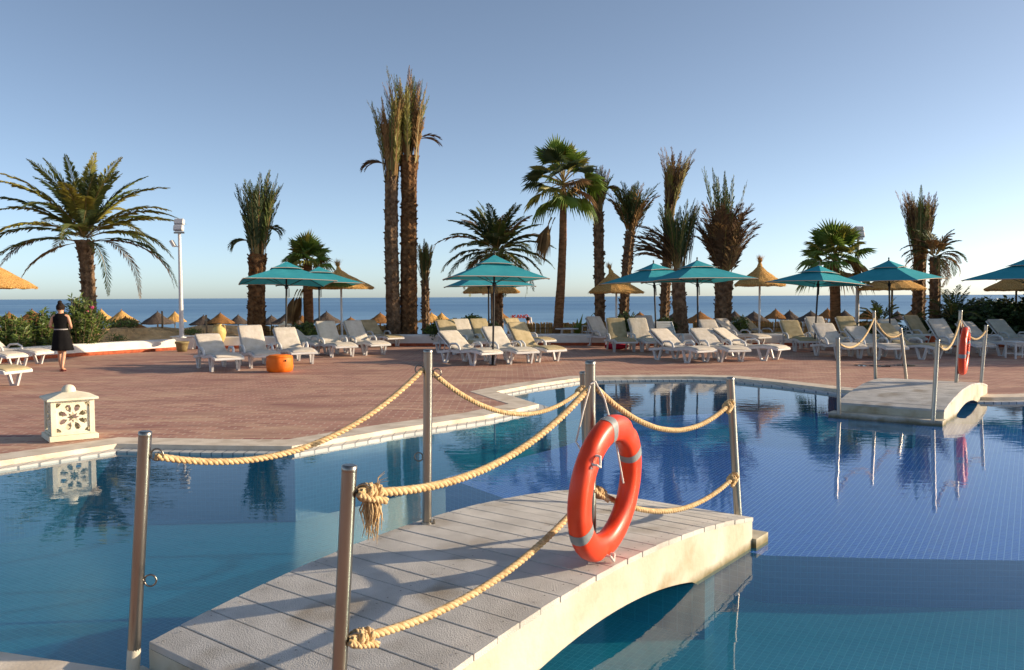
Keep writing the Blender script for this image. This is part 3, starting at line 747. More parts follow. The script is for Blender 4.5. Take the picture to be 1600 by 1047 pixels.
# ================================================================== LOUNGERS
def make_lounger(name, fabric, ang, cushion=True):
    o = thing(name, 'x', 'sun lounger', (0, 0, 0))
    a = R(ang); hx, hz = -.30, .335; bl = .80
    bx = lambda t, off=0: (hx - math.cos(a) * bl * t - math.sin(a) * off, hz + math.sin(a) * bl * t + math.cos(a) * off * -1)
    # seat frame: rails and slatted panel
    prof = [(-.95, .27), (-.6, .30), (-.30, .335), (-.02, .315), (.28, .335), (.55, .365), (.80, .35), (.97, .315)]
    mb = MB()
    for y in (-.315, .315):
        for (p, q) in zip(prof, prof[1:]):
            v = [(p[0], y - .022, p[1] - .04), (p[0], y + .022, p[1] - .04), (p[0], y + .022, p[1] + .025), (p[0], y - .022, p[1] + .025)]
            u_ = [(q[0], y - .022, q[1] - .04), (q[0], y + .022, q[1] - .04), (q[0], y + .022, q[1] + .025), (q[0], y - .022, q[1] + .025)]
            mb.add(v + u_, [(0, 1, 5, 4), (1, 2, 6, 5), (2, 3, 7, 6), (3, 0, 4, 7), (0, 3, 2, 1), (4, 5, 6, 7)])
    x = -.27
    def zz(x):
        for (p, q) in zip(prof, prof[1:]):
            if p[0] <= x <= q[0]: return p[1] + (q[1] - p[1]) * (x - p[0]) / (q[0] - p[0])
        return prof[-1][1]
    while x < .95:
        mb.box((x, 0, zz(x) + .008), (.062, .60, .022)); x += .075
    mb.box((.975, 0, .30), (.045, .675, .06), bev=.012); mb.box((-.95, 0, .262), (.04, .67, .06), bev=.01)
    mb.build('frame', M['white_plastic'], o)
    for (lx, sp) in ((.58, 1), (-.62, -1)):
        for y in (-.30, .30):
            mb = MB(); f = (lx + .02 * sp, y * 1.0, .0)
            for dx in (-.16, .16):
                t_ = V((lx + dx, y, zz(min(lx + dx, .96)) - .03)); b_ = V((lx + .35 * dx, y, .0)); w0, w1, th = .034, .028, .024
                vs = [b_ + V((-w1, -th, 0)), b_ + V((w1, -th, 0)), b_ + V((w1, th, 0)), b_ + V((-w1, th, 0)), t_ + V((-w0, -th, 0)), t_ + V((w0, -th, 0)), t_ + V((w0, th, 0)), t_ + V((-w0, th, 0))]
                mb.add(vs, [(0, 3, 2, 1), (4, 5, 6, 7), (0, 1, 5, 4), (1, 2, 6, 5), (2, 3, 7, 6), (3, 0, 4, 7)])
            mb.box((lx, y, .019), (.13, .05, .034)); mb.build('leg', M['white_plastic'], o)
    for y in (-.335, .335):
        mb = MB(); pts = [(-.36, y, .31), (-.34, y * 1.04, .44), (-.27, y * 1.06, .505), (-.05, y * 1.06, .515), (.06, y * 1.04, .46), (.10, y, .33)]
        mb.tube(pts, [.030, .032, .036, .038, .034, .030], 8, flat=.75); mb.build('armrest', M['white_plastic'], o)
    # back frame
    mb = MB()
    for y in (-.28, .28):
        p, q = bx(0, .03), bx(1.0, .03); mb.tube([(p[0], y, p[1]), (q[0], y, q[1])], .024, 6)
    n = 9
    for i in range(n):
        p = bx((i + .6) / n, .03); mb.box((p[0], 0, p[1]), (.062, .56, .018), M=Matrix.Rotation(a, 3, 'Y'))
    p = bx(1.0, .03); mb.box((p[0], 0, p[1]), (.06, .60, .035), M=Matrix.Rotation(a, 3, 'Y'), bev=.012)
    p = bx(.62, .05); 
    for y in (-.2, .2): mb.tube([(p[0], y, p[1]), (-.86, y, .29)], .014, 6)
    mb.build('backrest', M['white_plastic'], o)
    if cushion:
        path = [(.99, .335), (.96, .352), (.80, .385), (.55, .402), (.28, .372), (-.02, .352), (-.22, .368)]
        path += [(bx(t, -.045)[0], bx(t, -.045)[1]) for t in (.04, .2, .4, .6, .8, .97, 1.02)]
        # wrap over the top of the back
        sub = []
        for (p, q) in zip(path, path[1:]):
            m = max(1, int((V(q) - V(p)).length / .045))
            for k in range(m): sub.append(V(p).lerp(V(q), k / m))
        sub.append(V(path[-1]))
        for _ in range(3): sub = [sub[0]] + [(sub[i - 1] + sub[i] * 2 + sub[i + 1]) / 4 for i in range(1, len(sub) - 1)] + [sub[-1]]
        NS = 22; vs = []; fs = []; m = len(sub)
        for i, p in enumerate(sub):
            t = (sub[min(i + 1, m - 1)] - sub[max(i - 1, 0)]).normalized(); nx, nz = t.y, -t.x   # up-ish normal
            if nz < 0 and abs(t.x) > .1: nx, nz = -nx, -nz
            e = min(1, (i + .4) / 2.0, (m - 1 - i + .4) / 2.0); th = .026 * (.45 + .55 * e)
            for k in range(NS):
                b = 2 * math.pi * k / NS; c_, s_ = math.cos(b), math.sin(b)
                yy = .295 * math.copysign(abs(c_) ** .35, c_) * (.965 + .035 * e); hh = th * math.copysign(abs(s_) ** .6, s_)
                hh += .010 * noise.noise(V((p.x * 7, yy * 4, p.y * 7 + ang))) * (s_ > 0) + .006 * math.sin(i * 2.2) * noise.noise(V((i * .3, yy * 3, 9)))
                vs.append((p.x + nx * hh, yy, p.y + nz * hh))
        for i in range(m - 1):
            for k in range(NS): fs.append((i * NS + k, i * NS + (k + 1) % NS, (i + 1) * NS + (k + 1) % NS, (i + 1) * NS + k))
        fs += [tuple(range(NS - 1, -1, -1)), tuple(range((m - 1) * NS, m * NS))]
        mb = MB(); mb.add(vs, fs, 0, True); mb.build('cushion', fabric, o, recalc=True)
    index_children(o)
    return o
PROTO = {}
for fname in ('cream', 'tan'):
    for ang in (24, 32, 40, 50):
        PROTO[(fname, ang)] = [fname, ang, None]
PROTO[('bare', 44)] = ['bare', 44, None]
def place_lounger(px, py, yaw, fab, ang, label, group):
    k = (fab, ang); P_ = PROTO[k]; g = G(px, py); rz = R(yaw)
    if P_[2] is None:
        o = make_lounger('sun_lounger', M['tan'] if fab == 'tan' else M['cream'], ang, cushion=fab != 'bare'); P_[2] = o
        o.location = g; o.rotation_euler = (0, 0, rz); o['label'] = label; o['group'] = group
    else: o = copy_tree(P_[2], g, rz, label, group)
    return o
GA, GB, GC, GD = 'loungers left of the twin palms', 'loungers around the lone umbrella in the middle', 'loungers under the pair of umbrellas right of the middle', 'loungers under the right hand umbrellas'
for a in [
 (-36, 604, -14, 'tan', 40, 'tan cushioned lounger cut off at the left edge, nearest of the three there', 'loungers cut off at the left edge'),
 (-26, 576, -12, 'cream', 40, 'cream lounger at the left edge, between the tan one and the white armrest', 'loungers cut off at the left edge'),
 (16, 570, -8, 'cream', 40, 'cream lounger with raised white armrest beside the woman in black', 'loungers cut off at the left edge'),
 (341, 577, -56, 'cream', 32, 'leftmost cream lounger under the first teal umbrella, with a low backrest', GA),
 (403, 572, -60, 'cream', 50, 'cream lounger directly behind the orange pouf, with steep backrest', GA),
 (459, 567, -60, 'cream', 40, 'cream lounger right of the orange pouf beside the umbrella pole', GA),
 (480, 553, -45, 'cream', 24, 'low lounger half hidden behind the one right of the orange pouf', GA),
 (523, 556, -58, 'cream', 50, 'cream lounger by the pole of the half hidden teal umbrella', GA),
 (570, 553, -52, 'cream', 50, 'cream lounger just left of the tan one near the twin tall palms', GA),
 (595, 541, -50, 'tan', 40, 'tan lounger at the foot of the twin tall palms', GA),
 (733, 568, -52, 'cream', 32, 'front left cream lounger under the lone central umbrella', GB),
 (794, 566, -60, 'cream', 40, 'cream lounger touching the pole of the lone central umbrella', GB),
 (834, 563, -55, 'tan', 50, 'tan lounger at the right of the central umbrella group', GB),
 (712, 552, -62, 'tan', 50, 'tan lounger seen as a backrest behind the front left cream one', GB),
 (735, 549, -62, 'cream', 50, 'cream backrest in front of the green hedge in the central group', GB),
 (764, 548, -62, 'tan', 50, 'tan lounger in the second row behind the central umbrella pole', GB),
 (824, 546, -48, 'tan', 50, 'sunlit yellowish tan lounger behind the right tan one of the centre', GB),
 (948, 541, -60, 'cream', 50, 'sunlit cream lounger turned sideways left of the red bag', GC),
 (969, 548, -86, 'tan', 50, 'tan lounger standing over the red bag', GC),
 (1008, 548, -80, 'cream', 50, 'cream lounger right beside the tan one over the red bag', GC),
 (1015, 538, -84, 'cream', 50, 'tall cream backrest behind the pole of the rear umbrella', GC),
 (972, 536, -84, 'cream', 40, 'pale lounger peeping out behind the tan one over the red bag', GC),
 (1065, 564, -62, 'cream', 32, 'cream lounger left of the front umbrella pole, front row', GC),
 (1049, 550, -84, 'bare', 44, 'white plastic lounger without cushion behind the front row', GC),
 (1122, 563, -72, 'cream', 32, 'cream lounger right of the front umbrella pole, facing the pool', GC),
 (1171, 561, -46, 'cream', 32, 'cream lounger with the long flat foot end at the right of the front row', GC),
 (1121, 544, -80, 'cream', 40, 'cream backrest behind the front row, left of the sideways cream one', GC),
 (1158, 540, -56, 'cream', 40, 'cream lounger turned sideways beside the sunlit tan one', GC),
 (1195, 537, -48, 'tan', 40, 'sunlit tan lounger by the pale pole of the tufted thatch parasol', GC),
 (1247, 547, -90, 'tan', 40, 'tan lounger facing the pool left of the tilted umbrella pole', GD),
 (1288, 545, -86, 'cream', 50, 'cream backrest behind, right of the tilted umbrella pole', GD),
 (1309, 558, -84, 'cream', 40, 'shaded cream lounger facing the pool behind the front left bridge post', GD),
 (1338, 544, -84, 'tan', 50, 'shaded tan backrest between the lamp post and the tall bridge post', GD),
 (1366, 559, -80, 'cream', 32, 'shaded cream lounger right behind the tallest bridge post', GD),
 (1422, 559, -64, 'tan', 40, 'tan lounger behind the back left bridge post', GD),
 (1407, 543, -86, 'cream', 40, 'small cream backrest behind the right umbrella pole', GD),
 (1450, 540, -72, 'tan', 50, 'tan lounger with the orange box at its foot', GD),
 (1495, 555, -74, 'cream', 50, 'cream lounger hidden behind the red orange life ring', GD),
 (1548, 554, -70, 'cream', 40, 'cream lounger behind the back right bridge post', GD),
 (1588, 546, -80, 'cream', 40, 'cream lounger at the right edge behind the small white table', GD)]:
    place_lounger(*a)

# small white table, right edge
g = G(1592, 560); o = thing('side_table', 'small white side table at the right edge beside a cream lounger', 'table', g)
mb = MB(); mb.box((0, 0, .43), (.52, .52, .03), bev=.01); mb.box((0, 0, .40), (.46, .46, .03)); mb.build('table_top', M['white_plastic'], o)
for x in (-.22, .22):
    for y in (-.22, .22):
        mb = MB(); mb.box((x, y, .2), (.035, .035, .40)); mb.build('leg', M['white_plastic'], o)
mb = MB(); mb.box((0, -.22, .12), (.41, .02, .025)); mb.box((0, .22, .12), (.41, .02, .025)); mb.build('stretcher', M['white_plastic'], o)

# ================================================================== UMBRELLAS
def umbrella(px, py, rot, label, side=2.45, ztop=2.72, zedge=2.12, tilt=(0, 0), lean=0.0):
    g = G(px, py); o = thing('umbrella', label, 'umbrella', g, group='teal canvas umbrellas on the terrace')
    o.rotation_euler = (R(tilt[0]), R(tilt[1]), R(rot))
    h = side / 2; cor = [V((h, h, zedge)), V((-h, h, zedge)), V((-h, -h, zedge)), V((h, -h, zedge))]; pk = V((0, 0, ztop - .09))
    N, K = 12, 8
    mb = MB()
    for i in range(4):
        a, b = cor[i], cor[(i + 1) % 4]; vs = []
        for k in range(K + 1):
            t = k / K
            for j in range(N + 1):
                u = j / N; e = a.lerp(b, u); p = pk.lerp(e, t)
                p.z += -.022 * math.sin(math.pi * t) * (1 - .6 * abs(2 * u - 1)) + .02 * t * (4 * u * (1 - u)) * t
                p.z += .02 * noise.noise(V((p.x * 2, p.y * 2, px))) * t
                vs.append(p)
        mb.add(vs, [(k * (N + 1) + j, (k + 1) * (N + 1) + j, (k + 1) * (N + 1) + j + 1, k * (N + 1) + j + 1) for k in range(K) for j in range(N)], 0, True)
    cn = mb.build('canopy', M['teal'], o)
    mb = MB()
    for i in range(4):
        a, b = cor[i], cor[(i + 1) % 4]
        mb.tube([a.lerp(b, j / N) + V((0, 0, .02 * 4 * (j / N) * (1 - j / N))) for j in range(N + 1)], .009, 5)
    mb.build('piping', M['piping'], cn)
    mb = MB(); s2 = .42; zc = ztop - .09 - (ztop - .09 - zedge) * s2 / h + .035
    top = V((0, 0, ztop)); vc = [V((s2 * x, s2 * y, zc)) for x, y in ((1, 1), (-1, 1), (-1, -1), (1, -1))]
    for i in range(4):
        a, b = vc[i], vc[(i + 1) % 4]; vs = []
        for k in range(5):
            t = k / 4
            for j in range(7):
                u = j / 6; p = top.lerp(a.lerp(b, u), t); p.z += .02 * t * t * 4 * u * (1 - u) - .008 * math.sin(math.pi * t); vs.append(p)
        mb.add(vs, [(k * 7 + j, (k + 1) * 7 + j, (k + 1) * 7 + j + 1, k * 7 + j + 1) for k in range(4) for j in range(6)], 0, True)
    vt = mb.build('vent_cap', M['teal'], o)
    mb = MB()
    for i in range(4):
        a, b = vc[i], vc[(i + 1) % 4]; mb.tube([a.lerp(b, j / 6) + V((0, 0, .02 * 4 * (j / 6) * (1 - j / 6))) for j in range(7)], .008, 5)
    mb.build('piping', M['piping'], vt)
    mb = MB(); mb.tube([(0, 0, 0), (0, 0, ztop - .05)], .026, 12); mb.build('pole', M['black'], o)
    mb = MB(); mb.lathe([(.0, ztop + .09), (.02, ztop + .08), (.026, ztop + .05), (.012, ztop + .03), (.03, ztop + .0), (.03, ztop - .03)], 10); mb.build('finial', M['black'], o)
    mb = MB(); mb.lathe([(.0, .30), (.034, .30), (.034, .02), (.10, .012), (.11, 0)], 14); mb.build('ground_socket', M['black'], o)
    for c in cor:
        mb = MB(); mb.tube([V((0, 0, ztop - .16)), V((c.x * .99, c.y * .99, c.z - .02))], .010, 5); mid = V((c.x * .52, c.y * .52, (ztop - .16) * .48 + (c.z - .02) * .52)); mb.tube([V((0, 0, 2.0)), mid], .008, 5); mb.build('rib', M['black'], o)
    mb = MB(); mb.tube([(.03, 0, 2.05), (.08, .02, 1.95), (.085, .02, 1.72), (.05, .0, 1.70), (.045, 0, 1.95), (.03, 0, 2.02)], .008, 5); mb.build('pull_strap', M['black'], o)
    mb = MB(); mb.lathe([(.026, 2.04), (.045, 2.03), (.045, 1.95), (.026, 1.94)], 10); mb.build('runner', M['black'], o)
    return o
umbrella(447, 559, 21, 'leftmost teal umbrella, above the orange pouf', tilt=(-3, 1.5))
umbrella(499, 545, 24, 'teal umbrella half hidden behind the leftmost one', tilt=(-2, 1))
umbrella(770, 571, 14, 'front teal umbrella of the two overlapping ones in the middle', side=2.2, tilt=(-1, 1.5))
umbrella(764, 549, 16, 'teal umbrella hidden behind the front one in the middle', side=2.35, ztop=2.66, zedge=2.0)
umbrella(1026, 548, 28, 'rear teal umbrella of the pair right of the middle, on the left', side=2.45, ztop=2.70, tilt=(-1, -2))
umbrella(1091, 553, 16, 'front teal umbrella of the pair right of the middle', tilt=(-2, 0))
umbrella(1272, 550, 30, 'teal umbrella on a tilted pole, right of the tufted thatch parasol', side=2.15, ztop=2.58, zedge=2.02, tilt=(0, 4))
umbrella(1391, 547, 45, 'teal umbrella right of the lamp post, showing its corner towards the pool', side=2.5, ztop=2.74, tilt=(-1, -2))
umbrella(1602, 549, 40, 'teal umbrella cut off by the right edge of the photo', side=2.6, ztop=2.74, tilt=(0, -1))

# ================================================================== THATCH PARASOLS
def parasol_mesh(kind, r, h, seed, rough=1.0, fringe=True, tuft=True, tiers=3, mats=None, lean=(0, 0)):
    """cone of straw in tiers; returns (roof mb, tuft mb)"""
    rd = random.Random(seed); mb = MB(); NS = 40
    prof = []
    for t in range(tiers):
        a, b = t / tiers, (t + 1) / tiers
        za, zb = h * (1 - a ** .85), h * (1 - b ** .85)
        prof += [(max(.03, r * a * 1.0 - (.0 if t == 0 else r * .03)), za + (.0 if t == 0 else .035)), (r * (a + b) / 2, (za + zb) / 2 + .02), (r * b, zb), (r * b - .03, zb - .06)]
    prof += [(r * .55, -.04 + h * .25), (.03, h * .75)]
    vs = []
    for (pr, pz) in prof:
        for k in range(NS):
            a = 2 * math.pi * k / NS; j = 1 + .035 * rough * noise.noise(V((math.cos(a) * 3, math.sin(a) * 3, pr * 4 + seed)))
            dz = .035 * rough * noise.noise(V((math.cos(a) * 4, math.sin(a) * 4, pr * 2 + seed * 2))) * pr / max(r, .01)
            vs.append((pr * math.cos(a) * j + lean[0] * pz, pr * math.sin(a) * j + lean[1] * pz, pz + dz))
    mb.add(vs, [(i * NS + k, i * NS + (k + 1) % NS, (i + 1) * NS + (k + 1) % NS, (i + 1) * NS + k) for i in range(len(prof) - 1) for k in range(NS)], 0, False)
    if fringe:
        for t in range(tiers):
            b = (t + 1) / tiers; zb = h * (1 - b ** .85); slope = h * .35 / r
            for k in range(int(150 * b * r)):
                a = rd.uniform(0, 2 * math.pi); rr = r * b * rd.uniform(.93, .99); d = V((math.cos(a), math.sin(a), 0)); s_ = V((-d.y, d.x, 0)) * rd.uniform(.012, .03)
                p = d * rr + V((lean[0] * zb, lean[1] * zb, zb + .012)); q = p + d * rd.uniform(.05, .12) + V((0, 0, -rd.uniform(.03, .11))) + s_ * rd.uniform(-1, 1)
                mb.tri(p - s_, p + s_, q)
    tb = None
    if tuft:
        tb = MB(); c = V((lean[0] * h, lean[1] * h, h - .05))
        for k in range(90):
            a = rd.uniform(0, 2 * math.pi); sp = rd.uniform(.05, .42); d = V((math.cos(a) * sp + lean[0] * 1.4, math.sin(a) * sp + lean[1] * 1.4, 1)).normalized(); ln = rd.uniform(.25, .46)
            m = c + d * ln * .55; e = c + d * ln + V((math.cos(a), math.sin(a), -.3)) * ln * sp * .5; s_ = V((-math.sin(a), math.cos(a), 0)) * .012
            tb.quad(c - s_, c + s_, m + s_ * .9, m - s_ * .9); tb.tri(m - s_ * .9, m + s_ * .9, e)
        tb.tube([c, c + V((lean[0] * .2, lean[1] * .2, .14))], [.10, .045], 8)
    return mb, tb
def big_parasol(px, Y, edge_py, top_py, r, label, seed, pole=M['wood'], lean=(0, 0), rp=.035, tuft=True):
    e = D(px, edge_py, Y); t = D(px, top_py, Y); base = V((e.x, Y, terr(e.x, Y) - .02 if Y > wallY(e.x) + .2 else GZ))
    o = thing('thatch_parasol', label, 'thatched parasol', base, group='thatched parasols near the terrace')
    z0 = e.z - base.z; h = t.z - e.z
    mb, tb = parasol_mesh('x', r, h, seed, lean=lean, tuft=tuft)
    mb.v = [(x, y, z + z0) for x, y, z in mb.v]; mb.build('straw_roof', M['thatch'], o)
    if tb: tb.v = [(x, y, z + z0) for x, y, z in tb.v]; tb.build('straw_tuft', M['thatch'], o)
    mb = MB(); mb.tube([(0, 0, -.1), (0, 0, z0 + h * .8)], rp, 10); mb.build('pole', pole, o)
    for k in range(6):
        a = k * math.pi / 3 + .3; mb = MB(); mb.tube([(0, 0, z0 + h * .62), (math.cos(a) * r * .9, math.sin(a) * r * .9, z0 + .02)], .014, 5); mb.build('rafter', M['wood'], o)
    return o
big_parasol(-32, 24.5, 448, 396, 1.50, 'golden thatched parasol cut off by the left edge', 1)
big_parasol(533, 29.2, 449, 420, 1.16, 'golden thatched parasol with upright tuft behind the left umbrellas', 2, pole=M['pole_white'], lean=(-.12, 0))
big_parasol(768, 30.5, 456, 420, 1.05, 'thatched parasol whose rim shows just below the middle umbrellas', 3, tuft=False)
big_parasol(963, 29.5, 456, 424, .98, 'thatched parasol with a tuft leaning left, beside the rear teal umbrella', 4, pole=M['pole_white'], lean=(-.25, 0))
big_parasol(1187, 28.6, 445, 414, .86, 'small thatched parasol with a wide spread tuft on a pale pole', 5, pole=M['pole_white'])
big_parasol(1394, 29.3, 451, 424, 1.10, 'thatched parasol mostly hidden behind the umbrella right of the lamp', 6, tuft=False)
big_parasol(1588, 29.3, 452, 424, 1.0, 'thatched parasol under the umbrella at the right edge', 8, tuft=False)

# beach parasols: three kinds shared
FARP = {}
def far_parasol(px, py_top, wpx, kind, label, Y=None):
    r = 1.25
    if Y is None: Y = max(33, min(78, 2 * r * F / wpx))
    t = D(px, py_top, Y); z0 = terr(t.x, Y)
    hh = t.z - z0; sc_ = 2 * r / 2.5 * wpx * Y / F / 2.5 * 1.0
    if kind not in FARP:
        o = thing('beach_parasol', label, 'thatched parasol', (t.x, Y, z0), group='thatched parasols down on the beach')
        mb, tb = parasol_mesh('x', 1.25, .72, 20 + len(FARP) * 7, rough=1.6, tiers=2, tuft=True)
        for b in (mb, tb): b.v = [(x, y, z + 1.75) for x, y, z in b.v]
        tb.v = [(x * .45, y * .45, (z - 2.42) * .35 + 2.42) for x, y, z in tb.v]
        mb.add(tb.v, tb.f, 0)
        mb.build('straw_roof', M[kind], o); mb = MB(); mb.tube([(0, 0, -.6), (0, 0, 2.3)], .06, 8); mb.build('pole', M['wood'], o); index_children(o); FARP[kind] = o
    else: o = copy_tree(FARP[kind], (t.x, Y, z0), rnd.uniform(0, 6), label, 'thatched parasols down on the beach')
    s = wpx * Y / F / 2.5; sz = hh / 2.52
    o.scale = (s, s, sz); return o
TB, TG, TS = 'thatch_brown', 'thatch_grey', 'thatch'
for a in [
 (14, 487, 56, TB, 'brown beach parasol at the far left, left of the taller one by the woman'),
 (50, 483, 62, TB, 'tall brown beach parasol just left of the woman in black'),
 (158, 482, 36, TS, 'sunlit straw beach parasol just right of the big left palm trunk'),
 (190, 484, 50, TS, 'sunlit straw beach parasol above the green dune bush'),
 (196, 494, 60, TB, 'low brown beach parasol tucked below the sunlit one by the dune bush', 30),
 (246, 486, 50, TG, 'grey beach parasol left of the white lamp post, by a stake'),
 (273, 486, 34, TS, 'sunlit straw beach parasol right behind the white lamp post'),
 (318, 492, 44, TG, 'grey beach parasol above the wooden stake left of the vase'),
 (344, 488, 44, TB, 'brown beach parasol above the yellow vase'),
 (372, 491, 36, TG, 'grey beach parasol left of the tied palm behind the first umbrella'),
 (424, 492, 40, TG, 'grey beach parasol just right of the tied palm trunk'),
 (449, 487, 48, TG, 'grey beach parasol seen behind the first umbrella pole'),
 (472, 492, 34, TB, 'brown beach parasol behind the short fan palm trunk'),
 (510, 486, 50, TG, 'dark grey beach parasol between the second umbrella pole and the short fan palm'),
 (548, 495, 46, TB, 'brown beach parasol right of the pale parasol pole'),
 (594, 488, 48, TB, 'brown beach parasol just left of the twin tall palms'),
 (674, 488, 44, TS, 'sunlit straw beach parasol beside the smallest tied palm'),
 (690, 488, 30, TS, 'second sunlit straw parasol right of the smallest tied palm'),
 (782, 485, 34, TB, 'brown beach parasol between the middle umbrella poles and the lettered sign'),
 (1000, 487, 40, TB, 'brown beach parasol behind the bush left of the pair of umbrellas'),
 (1052, 489, 44, TG, 'grey beach parasol between the two dark trunks right of centre'),
 (1094, 486, 54, TB, 'brown beach parasol behind the front pole of the pair of umbrellas'),
 (1120, 493, 30, TB, 'small brown beach parasol left of the thick dark trunk'),
 (1148, 485, 32, TG, 'grey beach parasol right of the thick dark trunk'),
 (1178, 486, 46, TG, 'grey beach parasol left of the pale parasol pole'),
 (1188, 491, 30, TB, 'small brown beach parasol right behind the pale parasol pole'),
 (1212, 482, 36, TB, 'brown beach parasol at the left of the row before the sea'),
 (1234, 484, 34, TG, 'grey beach parasol between the brown one and the widest grey one'),
 (1267, 485, 50, TG, 'widest grey beach parasol, left of the tilted umbrella pole'),
 (1293, 481, 34, TB, 'brown beach parasol left of the fan palm trunk'),
 (1320, 484, 34, TG, 'grey beach parasol between the fan palm trunk and the right lamp post'),
 (1355, 483, 40, TB, 'brown beach parasol right of the right lamp post'),
 (1402, 485, 32, TG, 'dark grey beach parasol right of the right umbrella pole'),
 (1425, 483, 36, TB, 'brown beach parasol left of the tied palm on the right')]:
    far_parasol(*a)
# ================================================================== PALMS
def frond(mb, base, az, elev, L, droop, leaf, n=26, lang=45, w=.035, mat=0, rmat=1, curve=1.25, fold=.25, bend_az=0.0, start=.14, rw=.03, rd=rnd, rag=0.0, tip=.35):
    """one feather leaf: a drooping stalk with narrow leaflets on both sides"""
    m = 9; pts = [V(base)]; a = az
    for i in range(m):
        t = (i + .5) / m; e = elev - droop * t ** curve; aa = az + bend_az * t
        d = V((math.cos(aa) * math.cos(e), math.sin(aa) * math.cos(e), math.sin(e))); pts.append(pts[-1] + d * (L / m))
    # stalk: three sided
    vs = []; 
    for i, p in enumerate(pts):
        r_ = rw * (1 - .85 * i / m); s_ = V((-math.sin(az), math.cos(az), 0)); vs += [p + s_ * r_, p - s_ * r_, p + V((0, 0, -r_ * .8))]
    mb.add(vs, [(i * 3 + k, i * 3 + (k + 1) % 3, i * 3 + 3 + (k + 1) % 3, i * 3 + 3 + k) for i in range(m) for k in range(3)], rmat)
    side = V((-math.sin(az), math.cos(az), 0)); la = math.radians(lang)
    for i in range(n):
        t = start + (1 - start) * (i + .5) / n; f_ = t * m; k = min(int(f_), m - 1); p = pts[k].lerp(pts[k + 1], f_ - k); tg = (pts[k + 1] - pts[k]).normalized()
        nr = tg.cross(side).normalized(); nr = nr if nr.z > 0 or abs(nr.z) < .05 else -nr
        sh = math.sin(math.pi * (.18 + .80 * t)) ** .7 * leaf
        for s_ in (-1, 1):
            if rag and rd.random() < rag: continue
            l_ = sh * rd.uniform(.8, 1.12); an = la * rd.uniform(.75, 1.25) * (1 - .35 * t)
            d = (tg * math.cos(an) + side * (s_ * math.sin(an)) + nr * (rd.uniform(-.1, .35) * fold * 2)).normalized()
            e = p + d * l_ + V((0, 0, -.16 * l_ * rd.uniform(.3, 1.6)))
            ww = tg * (w * rd.uniform(.8, 1.2)); mid = p + d * l_ * .5
            mb.tri(p - ww * .6, mid + ww, e, mat); mb.tri(p - ww * .6, e, mid - ww * .4, mat)
def date_trunk(b, t, r0_, r1_, mat_, boots=True, bulge=0, bend=(0, 0), seed=0):
    mb = MB(); N = 16; b, t = V(b), V(t); L = (t - b).length; rows = max(10, int(L / .085)); vs = []; rd = random.Random(seed)
    for i in range(rows + 1):
        f_ = i / rows; c = b.lerp(t, f_) + V((bend[0], bend[1], 0)) * (4 * f_ * (1 - f_))
        r = r0_ + (r1_ - r0_) * f_; r *= 1 + .35 * math.exp(-f_ * L / .35)
        if bulge: r *= 1 + bulge * math.exp(-((1 - f_) * L / .55) ** 2)
        for k in range(N):
            ph = (k * 2 + (i % 2)) % 4; s_ = (.13 if ph < 2 else -.06) * (1 if boots else .25)
            rr = r * .88 * (1 + s_ * (.6 + .8 * rd.random()) + .07 * noise.noise(V((f_ * L * 1.4, k, seed))))
            a = 2 * math.pi * (k + .5 * (i % 2)) / N; vs.append(c + V((math.cos(a) * rr, math.sin(a) * rr, rd.uniform(-.02, .02) + (.03 if s_ > 0 else 0))))
    fs = [(i * N + k, i * N + (k + 1) % N, (i + 1) * N + (k + 1) % N, (i + 1) * N + k) for i in range(rows) for k in range(N)] + [tuple(range(rows * N, rows * N + N))]
    mb.add(vs, fs, 0, not boots)
    if boots:   # cut leaf bases sticking out
        for i in range(int(L * 26)):
            f_ = rd.random() ** (.55 if bulge else 1); c = b.lerp(t, f_) + V((bend[0], bend[1], 0)) * (4 * f_ * (1 - f_)); r = (r0_ + (r1_ - r0_) * f_) * (1 + (bulge * math.exp(-((1 - f_) * L / .55) ** 2) if bulge else 0)); a = rd.uniform(0, 6.283)
            d = V((math.cos(a), math.sin(a), 0)); s_ = V((-d.y, d.x, 0)) * rd.uniform(.03, .06); p = c + d * r * .95; q = p + d * rd.uniform(.03, .085) + V((0, 0, rd.uniform(.05, .13)))
            mb.quad(p - s_, p + s_, q + s_ * .6, q - s_ * .6); mb.tri(p - s_, q - s_ * .6, p + V((0, 0, .10)))
    return mb
def base_at(px, Y, tpx, tpy):
    x = D(px, 500, Y).x; z = terr(x, Y) - .12 if Y > wallY(x) + .1 else GZ
    return V((x, Y, z)), D(tpx, tpy, Y)
PM = [M['frond'], M['rachis'], M['frond_dk'], M['frond_lt'], M['frond_dry'], M['frond_brown']]
def palm(name, label, px, Y, tpx, tpy, r0_, r1_, trunk='trunk', boots=True, bulge=0, bend=(0, 0), seed=1):
    b, t = base_at(px, Y, tpx, tpy)
    o = thing(name, label, 'palm tree', b, group=None, world=True)
    date_trunk(b, t, r0_, r1_, None, boots, bulge, bend, seed).build('trunk', M[trunk], o)
    return o, b, t
